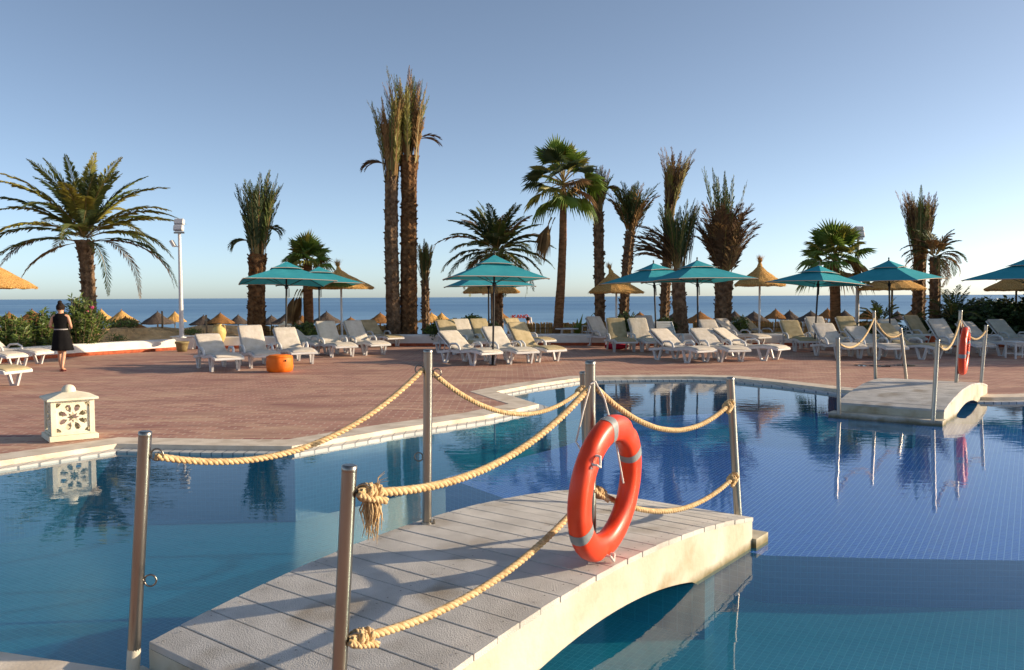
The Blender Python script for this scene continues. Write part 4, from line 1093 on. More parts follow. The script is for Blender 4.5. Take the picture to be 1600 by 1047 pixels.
def crown_date(o, t, nf, L, elevs, seed, leaf=.42, mats=(0, 2, 3), dry=0.0, droopk=1.0, n=30, lang=50, name='crown', w=.03, rag=.03):
    rd = random.Random(seed); mb = MB()
    for i in range(nf):
        f_ = (i + .5) / nf; e = elevs[0] + (elevs[1] - elevs[0]) * f_ ** .85; az = i * 2.39996 + rd.uniform(-.25, .25)
        droop = (35 + 55 * (1 - f_)) * droopk * rd.uniform(.75, 1.2); l_ = L * rd.uniform(.85, 1.08) * (.82 + .18 * math.sin(math.pi * min(1, f_ + .25)))
        m_ = 4 if rd.random() < dry * (1 - f_) * 2 else rd.choice(mats)
        frond(mb, t + V((math.cos(az), math.sin(az), 0)) * .10 + V((0, 0, .25 * f_ - .05)), az, R(e + rd.uniform(-6, 6)), l_, R(droop), leaf, n=n, lang=lang, w=w, mat=m_, bend_az=rd.uniform(-.25, .25), rd=rd, rag=rag)
    return mb.build(name, PM, o)
def crown_tied(o, t, nf, L, seed, spread=.22, flare=18, leaf=.34, mats=(0, 2, 4), name='tied_crown', azlim=None, elev=(80, 89), lean=0.0, n=26, lang=24, w=.028, lv=(.8, 1.05), rag=.05, gather=1.0):
    rd = random.Random(seed); mb = MB()
    for i in range(nf):
        az = rd.uniform(0, 6.283) if azlim is None else rd.uniform(*azlim); rr = spread * math.sqrt(rd.random()) * .8
        e = rd.uniform(*elev); l_ = L * rd.uniform(*lv)
        frond(mb, t + V((math.cos(az) * rr + 0, math.sin(az) * rr, rd.uniform(-.35, .15))), az, R(e), l_, R(rd.uniform(.2, 1) * flare), leaf, n=n, lang=lang, w=w, mat=rd.choice(mats), curve=2.2 * gather, fold=.5, rd=rd, rag=rag, rmat=1 if rd.random() < .6 else 4, start=.22)
        if lean: pass
    if lean:
        mb.v = [(x + lean * max(0, z - t.z) , y, z) for x, y, z in mb.v]
    return mb.build(name, PM, o)
def hanging(o, p, L, seed, az=math.pi, name='dead_frond', n=5, mat=4, elev=-55, droop=35, leaf=.3):
    rd = random.Random(seed); mb = MB()
    for i in range(n): frond(mb, V(p), az + rd.uniform(-.3, .3), R(elev + rd.uniform(-12, 12)), L * rd.uniform(.8, 1.1), R(droop), leaf, n=16, lang=22, w=.025, mat=mat, rmat=4, rd=rd)
    return mb.build(name, PM, o)

o, b, t = palm('date_palm', 'big spreading date palm at the left with long arching fronds', 139, 29.6, 132, 376, .25, .24, bulge=.35, bend=(.06, 0), seed=3)
crown_date(o, t + V((0, 0, .15)), 42, 3.5, (14, 86), 11, mats=(0, 3, 0, 2, 3), dry=0, n=60, leaf=.50, w=.045, droopk=.85)
mb = MB(); rd = random.Random(5)
for (az, e, l_, dr) in ((3.25, 14, 3.9, 78), (-.1, 14, 4.1, 92), (-.5, 8, 3.9, 100), (.2, 12, 3.7, 96), (3.75, -12, 2.4, 55), (2.95, 16, 3.8, 70), (-.8, 0, 3.2, 95)):
    frond(mb, t + V((math.cos(az) * .15, math.sin(az) * .15, -.05)), az, R(e), l_, R(dr), .40, n=52, lang=42, w=.042, mat=rd.choice((4, 5, 0)), rd=rd)
mb.build('drooping_frond', PM, o)
o, b, t = palm('tied_palm', 'date palm with fronds tied upright, behind the leftmost teal umbrella', 399, 29.4, 402, 398, .33, .28, trunk='trunk_dark', bulge=.15, seed=4)
crown_tied(o, t + V((0, 0, -.1)), 60, 3.0, 12, spread=.34, flare=30, mats=(0, 2, 2, 0, 3), leaf=.50, lv=(.55, 1.02), w=.042, n=38, lang=28)
hanging(o, t + V((-.3, 0, .5)), .9, 3, az=math.pi, name='drooping_frond', mat=2, elev=20, droop=100); hanging(o, t + V((.3, 0, .9)), .8, 4, az=0.0, name='drooping_frond', mat=2, elev=20, droop=100, n=3)
o, b, t = palm('tied_palm', 'left, shorter palm of the tall twin pair with tied crown', 617, 29.8, 612, 268, .26, .23, seed=6, bend=(-.06, 0))
crown_tied(o, t + V((-.02, 0, 0)), 60, 2.75, 13, spread=.38, flare=24, mats=(4, 3, 4, 4, 0), leaf=.36, lv=(.45, 1.02), w=.04, n=34)
hanging(o, t + V((-.2, 0, .25)), 1.0, 5, mat=5, elev=25, droop=95, n=6)
o, b, t = palm('tied_palm', 'right, tallest palm of the tall twin pair with tied crown', 638, 30.0, 639, 244, .32, .27, trunk='trunk_dark', bulge=.28, seed=7)
crown_tied(o, t + V((-.05, 0, 0)), 72, 3.05, 14, spread=.50, flare=18, mats=(0, 4, 3, 4), leaf=.38, lv=(.5, 1.03), w=.042, n=36)
hanging(o, t + V((.3, 0, .6)), 1.0, 6, az=0.1, mat=5, elev=25, droop=70, n=4)
o, b, t = palm('tied_palm', 'smallest tied palm, right of the tall twin pair', 666, 31.5, 664, 438, .15, .15, seed=8)
crown_tied(o, t, 34, 1.45, 15, spread=.16, flare=22, mats=(0, 2, 4), leaf=.30, n=24, w=.034)
o, b, t = palm('date_palm', 'spreading date palm behind the middle umbrellas', 778, 31, 776, 398, .22, .20, bulge=.4, seed=9)
crown_date(o, t + V((0, 0, .1)), 52, 2.35, (-28, 86), 16, mats=(0, 0, 2), dry=.12, n=46, leaf=.40, w=.040)

def fan_leaf(mb, base, az, elev, stalk, r, mat, droop=0.25, n=22, rd=rnd, arc=190):
    d = V((math.cos(az) * math.cos(elev), math.sin(az) * math.cos(elev), math.sin(elev))); c = base + d * stalk + V((0, 0, -.08 * stalk))
    mb.tube([base, base + d * stalk * .6 + V((0, 0, .02)), c], [.024, .018, .014], 4, 1, smooth=False)
    s_ = V((-math.sin(az), math.cos(az), 0)); tw = rd.uniform(-.5, .5); d2 = (d + V((0, 0, -.18))).normalized(); n0 = d2.cross(s_); s_ = (s_ * math.cos(tw) + n0 * math.sin(tw)).normalized(); nr = d2.cross(s_)
    for i in range(n):
        a = R(-arc / 2 + arc * (i + .5) / n); u = d2 * math.cos(a) + s_ * math.sin(a); l_ = r * (.72 + .28 * math.cos(a * .8)) * rd.uniform(.93, 1.06); hw = r * .55 * R(arc / n) * .52
        v_ = (-d2 * math.sin(a) + s_ * math.cos(a)); m_ = c + u * l_ * .58 - V((0, 0, .05 * l_)); e = c + u * l_ - V((0, 0, (droop + .08) * l_ * rd.uniform(.5, 1.4))) - u * droop * .12 * l_; k_ = nr * .035
        mb.tri(c, m_ - v_ * hw - k_, m_ + k_, mat); mb.tri(c, m_ + k_, m_ + v_ * hw - k_, mat); mb.tri(m_ - v_ * hw - k_, e, m_ + k_, mat); mb.tri(m_ + k_, e, m_ + v_ * hw - k_, mat)
FM = [M['fan'], M['rachis'], M['frond_lt'], M['frond_dry'], M['frond_dk'], M['frond_brown']]
def crown_fan(o, t, nf, stalk, r, elevs, seed, mats=(0, 0, 4, 2), dry=.1, name='crown'):
    rd = random.Random(seed); mb = MB()
    for i in range(nf):
        f_ = (i + .5) / nf; e = elevs[0] + (elevs[1] - elevs[0]) * f_; az = i * 2.39996 + rd.uniform(-.3, .3)
        fan_leaf(mb, t + V((0, 0, .3 * f_ - .1)), az, R(e + rd.uniform(-7, 7)), stalk * rd.uniform(.8, 1.1), r * rd.uniform(.85, 1.1), 3 if rd.random() < dry * (1 - f_) * 2 else rd.choice(mats), droop=.08 + .42 * (1 - f_) ** 1.5, rd=rd)
    return mb.build(name, FM, o)
def dead_fan(o, p, r, seed):
    rd = random.Random(seed); mb = MB()
    for k in range(5): fan_leaf(mb, p + V((rd.uniform(-.1, .1), rd.uniform(-.1, .1), 0)), rd.uniform(2.6, 3.6), R(-62), .25, r, 3, droop=.5, n=16, rd=rd, arc=70)
    return mb.build('dead_frond', FM, o)
o, b, t = palm('fan_palm', 'short fan palm behind the leftmost umbrellas with a dead leaf hanging', 483, 30.2, 480, 412, .20, .19, trunk='trunk_smooth', boots=False, seed=10)
crown_fan(o, t, 20, .42, .76, (8, 86), 17, mats=(0, 2, 0)); dead_fan(o, D(470, 452, 30), .75, 2)
o, b, t = palm('fan_palm', 'tall slender fan palm in the middle with a bright green crown', 868, 29.6, 880, 296, .20, .13, trunk='trunk_smooth', boots=False, bend=(.08, 0), seed=11)
crown_fan(o, t + V((0, 0, .15)), 28, .88, .84, (-34, 84), 18, mats=(0, 0, 2, 0, 4), dry=.08); dead_fan(o, D(864, 340, 29.6), .85, 3)
o, b, t = palm('tied_palm', 'thin dark trunked palm just right of the tall fan palm', 938, 31, 935, 332, .19, .19, seed=12)
crown_tied(o, t, 44, 1.75, 19, spread=.18, flare=34, mats=(4, 4, 0, 5), leaf=.38, elev=(76, 88), w=.038, lv=(.5, 1))
hanging(o, t + V((.2, 0, .9)), .7, 8, az=0, n=5, elev=10, droop=60)
o, b, t = palm('date_palm', 'half opened date palm behind the tuft leaning left', 973, 31, 985, 362, .18, .19, bend=(-.05, 0), seed=13)
crown_tied(o, t, 40, 1.85, 20, spread=.2, flare=50, mats=(2, 0, 4, 5, 2), leaf=.40, elev=(62, 88), name='crown', w=.038, lang=32)
o, b, t = palm('tied_palm', 'tall palm with a brown tied crown leaning right, right of centre', 1037, 31.2, 1047, 318, .18, .18, seed=14, bend=(-.03, 0))
crown_tied(o, t + V((0, 0, -.2)), 56, 2.35, 21, spread=.26, flare=30, mats=(4, 4, 5, 3), leaf=.40, lean=.16, lv=(.5, 1.03), w=.038)
o, b, t = palm('date_palm', 'shaggy palm with brown fronds falling left, behind the pair of umbrellas', 1067, 29.6, 1058, 422, .27, .24, seed=15)
crown_tied(o, t, 26, 2.5, 22, spread=.24, flare=30, mats=(2, 2, 0), leaf=.46, elev=(76, 88), name='crown', w=.042, n=34)
mb = MB(); rd = random.Random(9)
for k in range(20): frond(mb, t + V((rd.uniform(-.2, .1), rd.uniform(-.2, .2), rd.uniform(0, .5))), math.pi + rd.uniform(-.5, .5), R(rd.uniform(42, 70)), 2.0 * rd.uniform(.8, 1.1), R(rd.uniform(20, 75)), .42, n=22, lang=36, w=.03, mat=rd.choice((5, 5, 4)), rmat=4, rd=rd)
mb.build('dead_frond', PM, o); mb = MB()
for k in range(12): frond(mb, t + V((rd.uniform(.2, .5), rd.uniform(-.2, .2), rd.uniform(0, .5))), rd.uniform(-.6, .6), R(rd.uniform(80, 90)), 2.3 * rd.uniform(.8, 1.05), R(6), .36, n=22, lang=36, w=.03, mat=rd.choice((5, 5, 4)), rmat=4, rd=rd)
mb.build('dead_frond', PM, o)
o, b, t = palm('tied_palm', 'thick palm with a broad brown shaggy crown and green spear leaves', 1129, 29.8, 1131, 432, .33, .30, bulge=.2, seed=16)
crown_tied(o, t, 64, 2.9, 23, spread=.3, flare=70, mats=(5, 4, 5, 5), leaf=.55, elev=(74, 89), lv=(.62, .98), name='dry_crown', lang=46, rag=.1, w=.036, n=36)
crown_tied(o, t + V((0, 0, .6)), 11, 3.3, 24, spread=.34, flare=10, mats=(2, 0), leaf=.42, elev=(80, 87), name='spear_leaf', w=.05, n=40, lv=(.85, 1.0))
hanging(o, t + V((-.3, 0, .25)), 1.0, 10, mat=2, elev=25, droop=40, n=1)
o, b, t = palm('fan_palm', 'bushy fan palm behind the right lamp post', 1307, 29.8, 1304, 414, .21, .20, trunk='trunk_smooth', boots=False, seed=17)
crown_fan(o, t + V((0, 0, .1)), 30, .72, .85, (-25, 84), 25, mats=(0, 0, 2))
o, b, t = palm('tied_palm', 'tied palm with flat topped brown crown at the right', 1434, 30.6, 1438, 388, .24, .22, seed=18)
crown_tied(o, t + V((0, 0, -.2)), 60, 2.5, 26, spread=.36, flare=16, mats=(4, 4, 5, 0), leaf=.40, lv=(.6, 1.0), w=.040, n=34)
o, b, t = palm('date_palm', 'small drooping date palm in front of the flat topped one at the right', 1462, 29.8, 1461, 402, .20, .18, seed=19)
crown_date(o, t, 28, 1.3, (-25, 86), 27, mats=(2, 5, 2), dry=.3, n=30, leaf=.30, droopk=1.4, w=.034)

# ================================================================== SHRUBS
def foliage(mb, blobs, n, size, mats, seed, asp=.5, zmin=None, skin=.45):
    rd = random.Random(seed); tot = sum(b[3] * b[4] * b[5] for b in blobs)
    for (x, y, z, rx, ry, rz) in blobs:
        for k in range(int(n * rx * ry * rz / tot) + 1):
            d = V((rd.gauss(0, 1), rd.gauss(0, 1), rd.gauss(0, 1))).normalized(); q = skin + (1 - skin) * rd.random() ** .5; q *= 1 + .22 * noise.noise(d * 2.1 + V((x, y, z)))
            p = V((x + d.x * rx * q, y + d.y * ry * q, z + d.z * rz * q))
            if zmin is not None and p.z < zmin: continue
            a = V((rd.gauss(0, 1), rd.gauss(0, 1), rd.gauss(0, .7) + .3)).normalized(); b = a.orthogonal().normalized(); s = size * rd.uniform(.6, 1.25)
            m_ = rd.choice(mats)
            mb.tri(p, p + a * s * .5 + b * s * asp * .5, p + a * s, m_); mb.tri(p, p + a * s, p + a * s * .5 - b * s * asp * .5, m_)
LM = [M['leaf'], M['leaf_dk'], M['leaf_lt'], M['pink']]
def shrub(label, px, py_base, Y, wpx, hpx, n, size, mats, seed, asp=.5, name='shrub', lobes=7, deep=.8, stems=True):
    c = D(px, py_base, Y); W = wpx * Y / F; H = hpx * Y / F; rd = random.Random(seed); zb = min(c.z, terr(c.x, Y)) if Y > wallY(c.x) else c.z
    o = thing(name, label, 'shrub', (c.x, Y, zb), world=True); mb = MB(); bl = []
    for i in range(lobes):
        u = (i + .5) / lobes * 2 - 1; hh = H * (1 - .35 * u * u) * rd.uniform(.75, 1.05)
        bl.append((c.x + u * W * .40, Y + rd.uniform(-.4, .4) * deep, c.z + hh * .5, W / lobes * rd.uniform(.8, 1.2), deep * rd.uniform(.5, .8), hh * .5))
    foliage(mb, bl, n, size, mats, seed, asp); mb.build('foliage', LM, o)
    mb = MB()
    for i in range(lobes + 2): mb.tube([(c.x + rd.uniform(-.3, .3) * W, Y + rd.uniform(-.2, .2), zb - .1), (c.x + rd.uniform(-.42, .42) * W, Y + rd.uniform(-.3, .3), c.z + H * .7)], [.022, .008], 5)
    mb.build('stem', M['wood'], o); return o
def oleander(label, px, py_base, Y, wpx, hpx, seed, nst=40, flowers=8):
    c = D(px, py_base, Y); W = wpx * Y / F; H = hpx * Y / F; rd = random.Random(seed)
    o = thing('oleander', label, 'flowering shrub', (c.x, Y, c.z), world=True); mb = MB(); st = MB(); fl = []
    for i in range(nst):
        a = rd.uniform(0, 6.283); s_ = rd.random() ** .6; tip = V((c.x + math.cos(a) * s_ * W * .55, Y + math.sin(a) * s_ * W * .4, c.z + H * (1.02 - .42 * s_ * s_) * rd.uniform(.72, 1.0))); b = V((c.x + math.cos(a) * s_ * W * .18, Y + math.sin(a) * s_ * W * .15, c.z - .15))
        st.tube([b, b.lerp(tip, .5) + V((0, 0, .05)), tip], [.014, .010, .005], 4)
        for k in range(34):
            t = .12 + .88 * rd.random() ** .7; p = b.lerp(tip, t); d = V((rd.gauss(0, 1), rd.gauss(0, 1), rd.gauss(.75, .5))).normalized(); l_ = rd.uniform(.14, .24); w_ = d.orthogonal().normalized() * .020
            m_ = rd.choice((0, 0, 1, 2, 2)); mid = p + d * l_ * .5; e = p + d * l_ - V((0, 0, .03)); mb.tri(p, mid + w_, e, m_); mb.tri(p, e, mid - w_, m_)
        if rd.random() < flowers / nst: fl.append(tip)
    mb.build('foliage', LM, o); st.build('stem', M['wood'], o)
    for p in fl:
        mb = MB()
        for k in range(34):
            d = V((rd.gauss(0, 1), rd.gauss(0, 1), rd.gauss(0, 1))).normalized(); q = p + d * rd.uniform(.02, .06) + V((0, 0, .03)); a_ = d.orthogonal().normalized() * .028; b_ = d.cross(a_); mb.quad(q - a_, q - b_, q + a_, q + b_)
        mb.build('flower_head', M['pink'], o)
    return o
oleander('pink flowering oleander at the left edge of the photo behind the loungers', 18, 556, 23.1, 66, 62, 1, 60, 4)
oleander('pink flowering oleander left of the woman in black', 66, 556, 23.9, 58, 74, 2, 60, 5)
oleander('tall pink flowering oleander right of the woman in black', 126, 551, 24.9, 80, 88, 3, 110, 7)
shrub('low green bush on the dune below the sunlit straw parasols', 194, 512, 28.8, 44, 14, 700, .12, (0, 2, 1), 4, asp=.25)
shrub('small green tuft of plants on the dune left of the yellow vase', 300, 522, 29, 36, 9, 350, .10, (0, 2), 5, asp=.25)
shrub('tiny green plant growing at the foot of the dune by the wall', 181, 536, 26.3, 18, 14, 160, .12, (2, 0), 6, asp=.25)
shrub('green bush behind the loungers below the short fan palm', 474, 530, 29, 46, 28, 1600, .13, (0, 0, 1, 2), 7)
shrub('long clipped green hedge left of the middle umbrella poles', 722, 532, 29.3, 140, 40, 8000, .12, (0, 0, 1, 2), 8, lobes=14, deep=1.0)
shrub('leafy green bush by the pole of the parasol with the left leaning tuft', 978, 528, 30.2, 54, 42, 2200, .14, (0, 2, 0, 1), 9)
shrub('small light green bush behind the cream loungers left of the pale pole', 1157, 520, 29.6, 22, 26, 600, .13, (2, 0), 10)
shrub('low green bush between the dark trunks behind the pair of umbrellas', 1040, 520, 30.0, 44, 24, 900, .14, (0, 1, 2), 11)
shrub('green bush at the foot of the two palms on the right', 1452, 540, 29.6, 80, 48, 4200, .14, (1, 0, 1), 12, lobes=8)
shrub('small green bush left of the right umbrella pole', 1374, 530, 29.4, 40, 36, 1200, .14, (1, 0, 2), 13)
# big hedge on the right: continues beyond the frame, plus an added unseen run for shade
def big_hedge():
    o = thing('hedge', 'dense dark green hedge at the right edge behind the loungers, with an added off-frame run that shades them', 'hedge', (D(1560, 540, 29.5).x, 29.5, GZ), world=True); mb = MB(); bl = []; rd = random.Random(31)
    for i in range(46):
        px = 1490 + i * 14; Y = 29.3 - max(0, (px - 1640)) * .008; c = D(px, 500, Y); top = (481 - min(1, max(0, px - 1495) / 60) * 14 + rd.uniform(-5, 7)); zt = D(px, top, Y).z
        bl.append((c.x, Y + rd.uniform(-.3, .6), (zt + GZ) / 2, .42, .9, (zt - GZ) / 2))
    foliage(mb, bl, 52000, .19, (0, 1, 1, 1), 32, skin=.3)
    shade_wing = [(18.7 + rd.uniform(-.3, .4), 20.5 + i * .75, 1.45 + rd.uniform(-.1, .1), .9, .75, 1.5) for i in range(12)]  # added out-of-view foliage that blocks the sun from the right loungers
    foliage(mb, shade_wing, 14000, .24, (0, 1, 1, 1), 33, skin=.3); mb.build('foliage', LM, o)
    mb = MB()
    for i in range(30):
        x, y, z = bl[i][:3]; mb.tube([(x, y, GZ - .2), (x + rd.uniform(-.2, .2), y, z)], [.04, .02], 5)
    mb.build('stem', M['wood'], o)
big_hedge()
# young palms near the ground
def young_palm(label, px, py, Y, L, nf, seed, mats=(0, 2)):
    p = D(px, py, Y); o = thing('young_palm', label, 'young palm', p, world=True); crown_date(o, p, nf, L, (15, 85), seed, mats=mats, n=18, leaf=.3, name='crown'); return o
young_palm('young palm with thin fronds right of the right umbrella pole', 1376, 506, 29.2, .95, 14, 41)
young_palm('young palm with tall fronds above the hedge on the right', 1488, 496, 29.0, 1.35, 16, 42)
p = D(902, 524, 29.4); o = thing('agave', 'spiky light green agave by the wall right of the fan palm', 'plant', p, world=True); mb = MB(); rd = random.Random(3)
for (az, e, l_) in ((.35, 52, 1.2), (2.7, 40, .75), (1.5, 70, .7), (3.4, 62, .6), (-.3, 35, .5), (5.2, 55, .6), (4.3, 50, .6), (.9, 66, .9)):
    d = V((math.cos(az) * math.cos(R(e)), math.sin(az) * math.cos(R(e)), math.sin(R(e)))); s_ = V((-math.sin(az), math.cos(az), 0)) * .06; m_ = p + d * l_ * .5; e_ = p + d * l_ + V((0, 0, -.05)); n_ = V((0, 0, -.03))
    mb.quad(p - s_ * .8, p + n_, m_ + n_, m_ - s_); mb.quad(p + n_, p + s_ * .8, m_ + s_, m_ + n_); mb.tri(m_ - s_, m_ + n_, e_); mb.tri(m_ + n_, m_ + s_, e_)
mb.build('leaf', M['leaf_lt'], o)

# ================================================================== LAMP POSTS
def lamp_post(label, px, py_base, Y, top_py, arm=False, r=.075, zbase=None):
    b = D(px, py_base, Y); t = D(px, top_py, Y); z = (t.z - b.z)
    o = thing('lamp_post', label, 'lamp post', b, group='white floodlight posts')
    mb = MB(); mb.tube([(0, 0, 0), (0, 0, z * .35), (0, 0, z - .42)], [r, r * .86, r * .62], 14); mb.build('pole', M['pole_white'], o)
    mb = MB(); mb.tube([(0, 0, 0), (0, 0, .03)], [r * 1.9, r * 1.9], 14); mb.build('base_flange', M['pole_white'], o)
    mb = MB(); mb.box((0, -.02, z - .40), (.32, .06, .05)); mb.build('bracket', M['steel_dark'], o)
    for (zz, yy) in ((z - .26, -.10), (z - .06, -.02)):
        mb = MB(); rm = Matrix.Rotation(R(-18), 3, 'X'); mb.box((.02, yy, zz), (.30, .16, .19), M=rm, bev=.025)
        for k in range(5): mb.box((.02 - .11 + k * .055, yy + .10, zz), (.012, .06, .15), M=rm)
        h_ = mb.build('floodlight', M['pole_white'], o); mb = MB(); mb.box((.02, yy - .083, zz - .03), (.25, .006, .14), M=rm); mb.build('lens', M['floodglass'], h_)
    if arm:
        mb = MB(); mb.tube([(-.02, 0, z - .85), (-.16, 0, z - .82)], .018, 6); mb.build('arm', M['pole_white'], o)
        mb = MB(); rm = Matrix.Rotation(R(-30), 3, 'Y'); mb.box((-.20, -.03, z - .74), (.10, .16, .22), M=rm, bev=.015); mb.build('small_camera', M['pole_white'], o)  # small camera at the end of the side arm
    return o
lamp_post('white lamp post standing on the block beside the left wall', 284, 528, 26.6, 344, True)
lamp_post('white lamp post behind the right umbrellas, beside the fan palm', 1339, 520, 30.0, 356, False)

# ================================================================== LANTERNS
def lantern(label, loc, rz, s=1.0):
    o = thing('stone_lantern', label, 'lantern', loc, rz); o.scale = (s, s, s)
    mb = MB(); mb.box((0, 0, .035), (.54, .54, .07), bev=.008); mb.build('plinth', M['lantern'], o)
    W, z0, z1 = .46, .072, .50; h = W / 2
    def ngon(c, rx, ry, a, n=8, ex=1.0): return [(c[0] + math.cos(a) * x - math.sin(a) * y, c[1] + math.sin(a) * x + math.cos(a) * y) for (x, y) in ((rx * math.cos(2 * math.pi * k / n), ry * math.sin(2 * math.pi * k / n)) for k in range(n))]
    PH = z1 - z0; cy = PH / 2
    star = [((.072 if k % 2 == 0 else .038) * math.cos(math.pi * k / 8), cy + (.072 if k % 2 == 0 else .038) * math.sin(math.pi * k / 8)) for k in range(16)]
    holes = [star]
    for k in range(8):
        a = math.pi * (k + .5) / 4; q = .118; dx, dy = math.cos(a), math.sin(a); L_ = .050; wd = .029
        pts = [(-L_, -.004), (-L_ * .2, -wd), (L_ * .65, -wd), (L_, 0), (L_ * .65, wd), (-L_ * .2, wd), (-L_, .004)]
        holes.append([(dx * (q + x) - dy * y, cy + dy * (q + x) + dx * y) for x, y in pts])
    for sx in (-1, 1):
        for sy in (-1, 1):
            c = (sx * .148, cy + sy * .150); holes.append([(c[0] + x * sx, c[1] + y * sy) for x, y in ((-.022, .028), (.034, .028), (.034, -.030), (.006, -.014), (-.016, .006))])
    # merge check: keep holes inside
    outer = [(-h + .03, 0.02), (h - .03, 0.02), (h - .03, PH - .02), (-h + .03, PH - .02)]
    for k in range(4):
        rm = Matrix.Rotation(k * math.pi / 2, 3, 'Z')
        mb = MB(); mb.poly_prism(outer, holes, lambda x, y, d: rm @ V((x, -h + .012 + .035 - d, z0 + y)), .035); mb.build('pierced_panel', M['lantern'], o, recalc=True)
    mb = MB()
    for (sx, sy) in ((-1, -1), (1, -1), (1, 1), (-1, 1)): mb.box((sx * (h - .02), sy * (h - .02), (z0 + z1) / 2), (.055, .055, PH))
    for k in range(4):
        rm = Matrix.Rotation(k * math.pi / 2, 3, 'Z')
        for zz in (z0 + .012, z1 - .012): mb.box(rm @ V((0, -h + .02, zz)), (W - .1, .05, .023), M=rm)
    mb.build('frame', M['lantern'], o)
    mb = MB(); e = .28
    vs = [(-e, -e, z1), (e, -e, z1), (e, e, z1), (-e, e, z1), (-e, -e, z1 + .025), (e, -e, z1 + .025), (e, e, z1 + .025), (-e, e, z1 + .025), (-.09, -.09, z1 + .085), (.09, -.09, z1 + .085), (.09, .09, z1 + .085), (-.09, .09, z1 + .085)]
    fs = [(3, 2, 1, 0), (8, 9, 10, 11)] + [(k, (k + 1) % 4, 4 + (k + 1) % 4, 4 + k) for k in range(4)] + [(4 + k, 4 + (k + 1) % 4, 8 + (k + 1) % 4, 8 + k) for k in range(4)]
    mb.add(vs, fs); r_ = mb.build('roof', M['lantern'], o)
    mb = MB(); mb.lathe([(.078, z1 + .08), (.080, z1 + .105), (.072, z1 + .135), (.05, z1 + .16), (.022, z1 + .172), (0, z1 + .175)], 20); mb.build('knob', M['lantern'], r_)
    return o
gl = G(103, 691); lantern('pierced white stone lantern with star cutouts on the pool edge at the left', (gl.x - .10, gl.y + .28, GZ + .006), R(-52), .98).scale.z = .96
gl = D(445, 527, 28.5); lantern('small pierced white lantern seen behind the left loungers above the wall', gl, R(20), .82)

# ================================================================== SMALL THINGS
g = G(437, 581); o = thing('pouf', 'orange vinyl pouf on the terrace before the leftmost umbrella', 'pouf', g)
mb = MB(); vs = []; NS = 36
for i, (r, z) in enumerate([(.0, .0), (.24, .0), (.285, .03), (.30, .12), (.305, .22), (.295, .32), (.27, .375), (.22, .39), (.1, .38), (0, .375)]):
    for k in range(NS):
        a = 2 * math.pi * k / NS; e = 1 + .05 * noise.noise(V((math.cos(a) * 2, math.sin(a) * 2, z * 6))); vs.append((r * e * math.cos(a), r * e * math.sin(a) * .95, z + .03 * noise.noise(V((r * math.cos(a) * 5, r * math.sin(a) * 5, 5))) * (z > .3)))
mb.add(vs, [(i * NS + k, i * NS + (k + 1) % NS, (i + 1) * NS + (k + 1) % NS, (i + 1) * NS + k) for i in range(9) for k in range(NS)], 0, True); mb.build('cover', M['orange_vinyl'], o)
mb = MB(); mb.tube([(.295 * math.cos(a), .28 * math.sin(a), .345) for a in [2 * math.pi * k / 36 for k in range(37)]], .008, 5, caps=False); mb.build('seam', M['orange_vinyl'], o)
mb = MB(); mb.lathe([(0, .012), (.02, .010), (.024, 0)], 8, c=(.20, -.23, .27), M=Matrix.Rotation(R(90), 3, 'X')); mb.build('vent_button', M['black'], o)
g = G(1461, 543); o = thing('box', 'small orange box under the tan lounger on the right', 'box', g)
mb = MB(); mb.box((0, 0, .17), (.46, .36, .34), bev=.02); mb.build('body', M['orange_box'], o); mb = MB(); mb.box((0, 0, .352), (.48, .38, .025), bev=.006); mb.build('lid', M['orange_box'], o)
g = G(966, 546); o = thing('bag', 'crimson cloth bag lying under the tan and cream loungers', 'bag', g); mb = MB(); vs = []; NS = 20
for i in range(9):
    t = i / 8; x = -.42 + .84 * t; r = .13 * (math.sin(math.pi * min(max(t, .04), .96))) ** .5 * (1 - .45 * t)
    for k in range(NS):
        a = 2 * math.pi * k / NS; vs.append((x, .2 * math.cos(a) * (r / .15), max(0, .10 + r * math.sin(a) * (1 + .3 * noise.noise(V((x * 6, a, 0)))))))
mb.add(vs, [(i * NS + k, i * NS + (k + 1) % NS, (i + 1) * NS + (k + 1) % NS, (i + 1) * NS + k) for i in range(8) for k in range(NS)] + [tuple(range(NS)), tuple(range(8 * NS, 9 * NS))], 0, True); mb.build('cloth', M['red_cloth'], o)
mb = MB(); mb.tube([(-.3, 0, .2), (-.15, -.05, .30), (.05, -.05, .28), (.2, 0, .14)], .012, 5); mb.build('strap', M['red_cloth'], o)
b = D(343, 536, 27.6); o = thing('amphora', 'pale yellow clay amphora behind the wall left of a cream lounger', 'vase', b); mb = MB()
mb.lathe([(.0, 0), (.10, 0), (.13, .05), (.20, .22), (.225, .36), (.20, .47), (.12, .54), (.075, .57), (.07, .60), (.10, .63), (.085, .635), (.05, .60)], 28); mb.build('body', M['amphora'], o)
for s_ in (-1, 1):
    mb = MB(); mb.tube([(s_ * .08, 0, .59), (s_ * .16, 0, .60), (s_ * .19, 0, .55), (s_ * .185, 0, .48)], .016, 6); mb.build('handle', M['amphora'], o)
g = G(287, 549); o = thing('flower_pot', 'olive clay flower pot at the foot of the left lamp post block', 'pot', (g.x, g.y - .12, GZ)); mb = MB(); mb.lathe([(0, 0), (.14, 0), (.165, .12), (.195, .25), (.215, .26), (.215, .32), (.185, .32), (.175, .26), (0, .25)], 24); mb.build('body', M['pot'], o)
mb = MB(); mb.lathe([(0, .265), (.17, .262)], 16); mb.build('soil', M['trunk'], o)
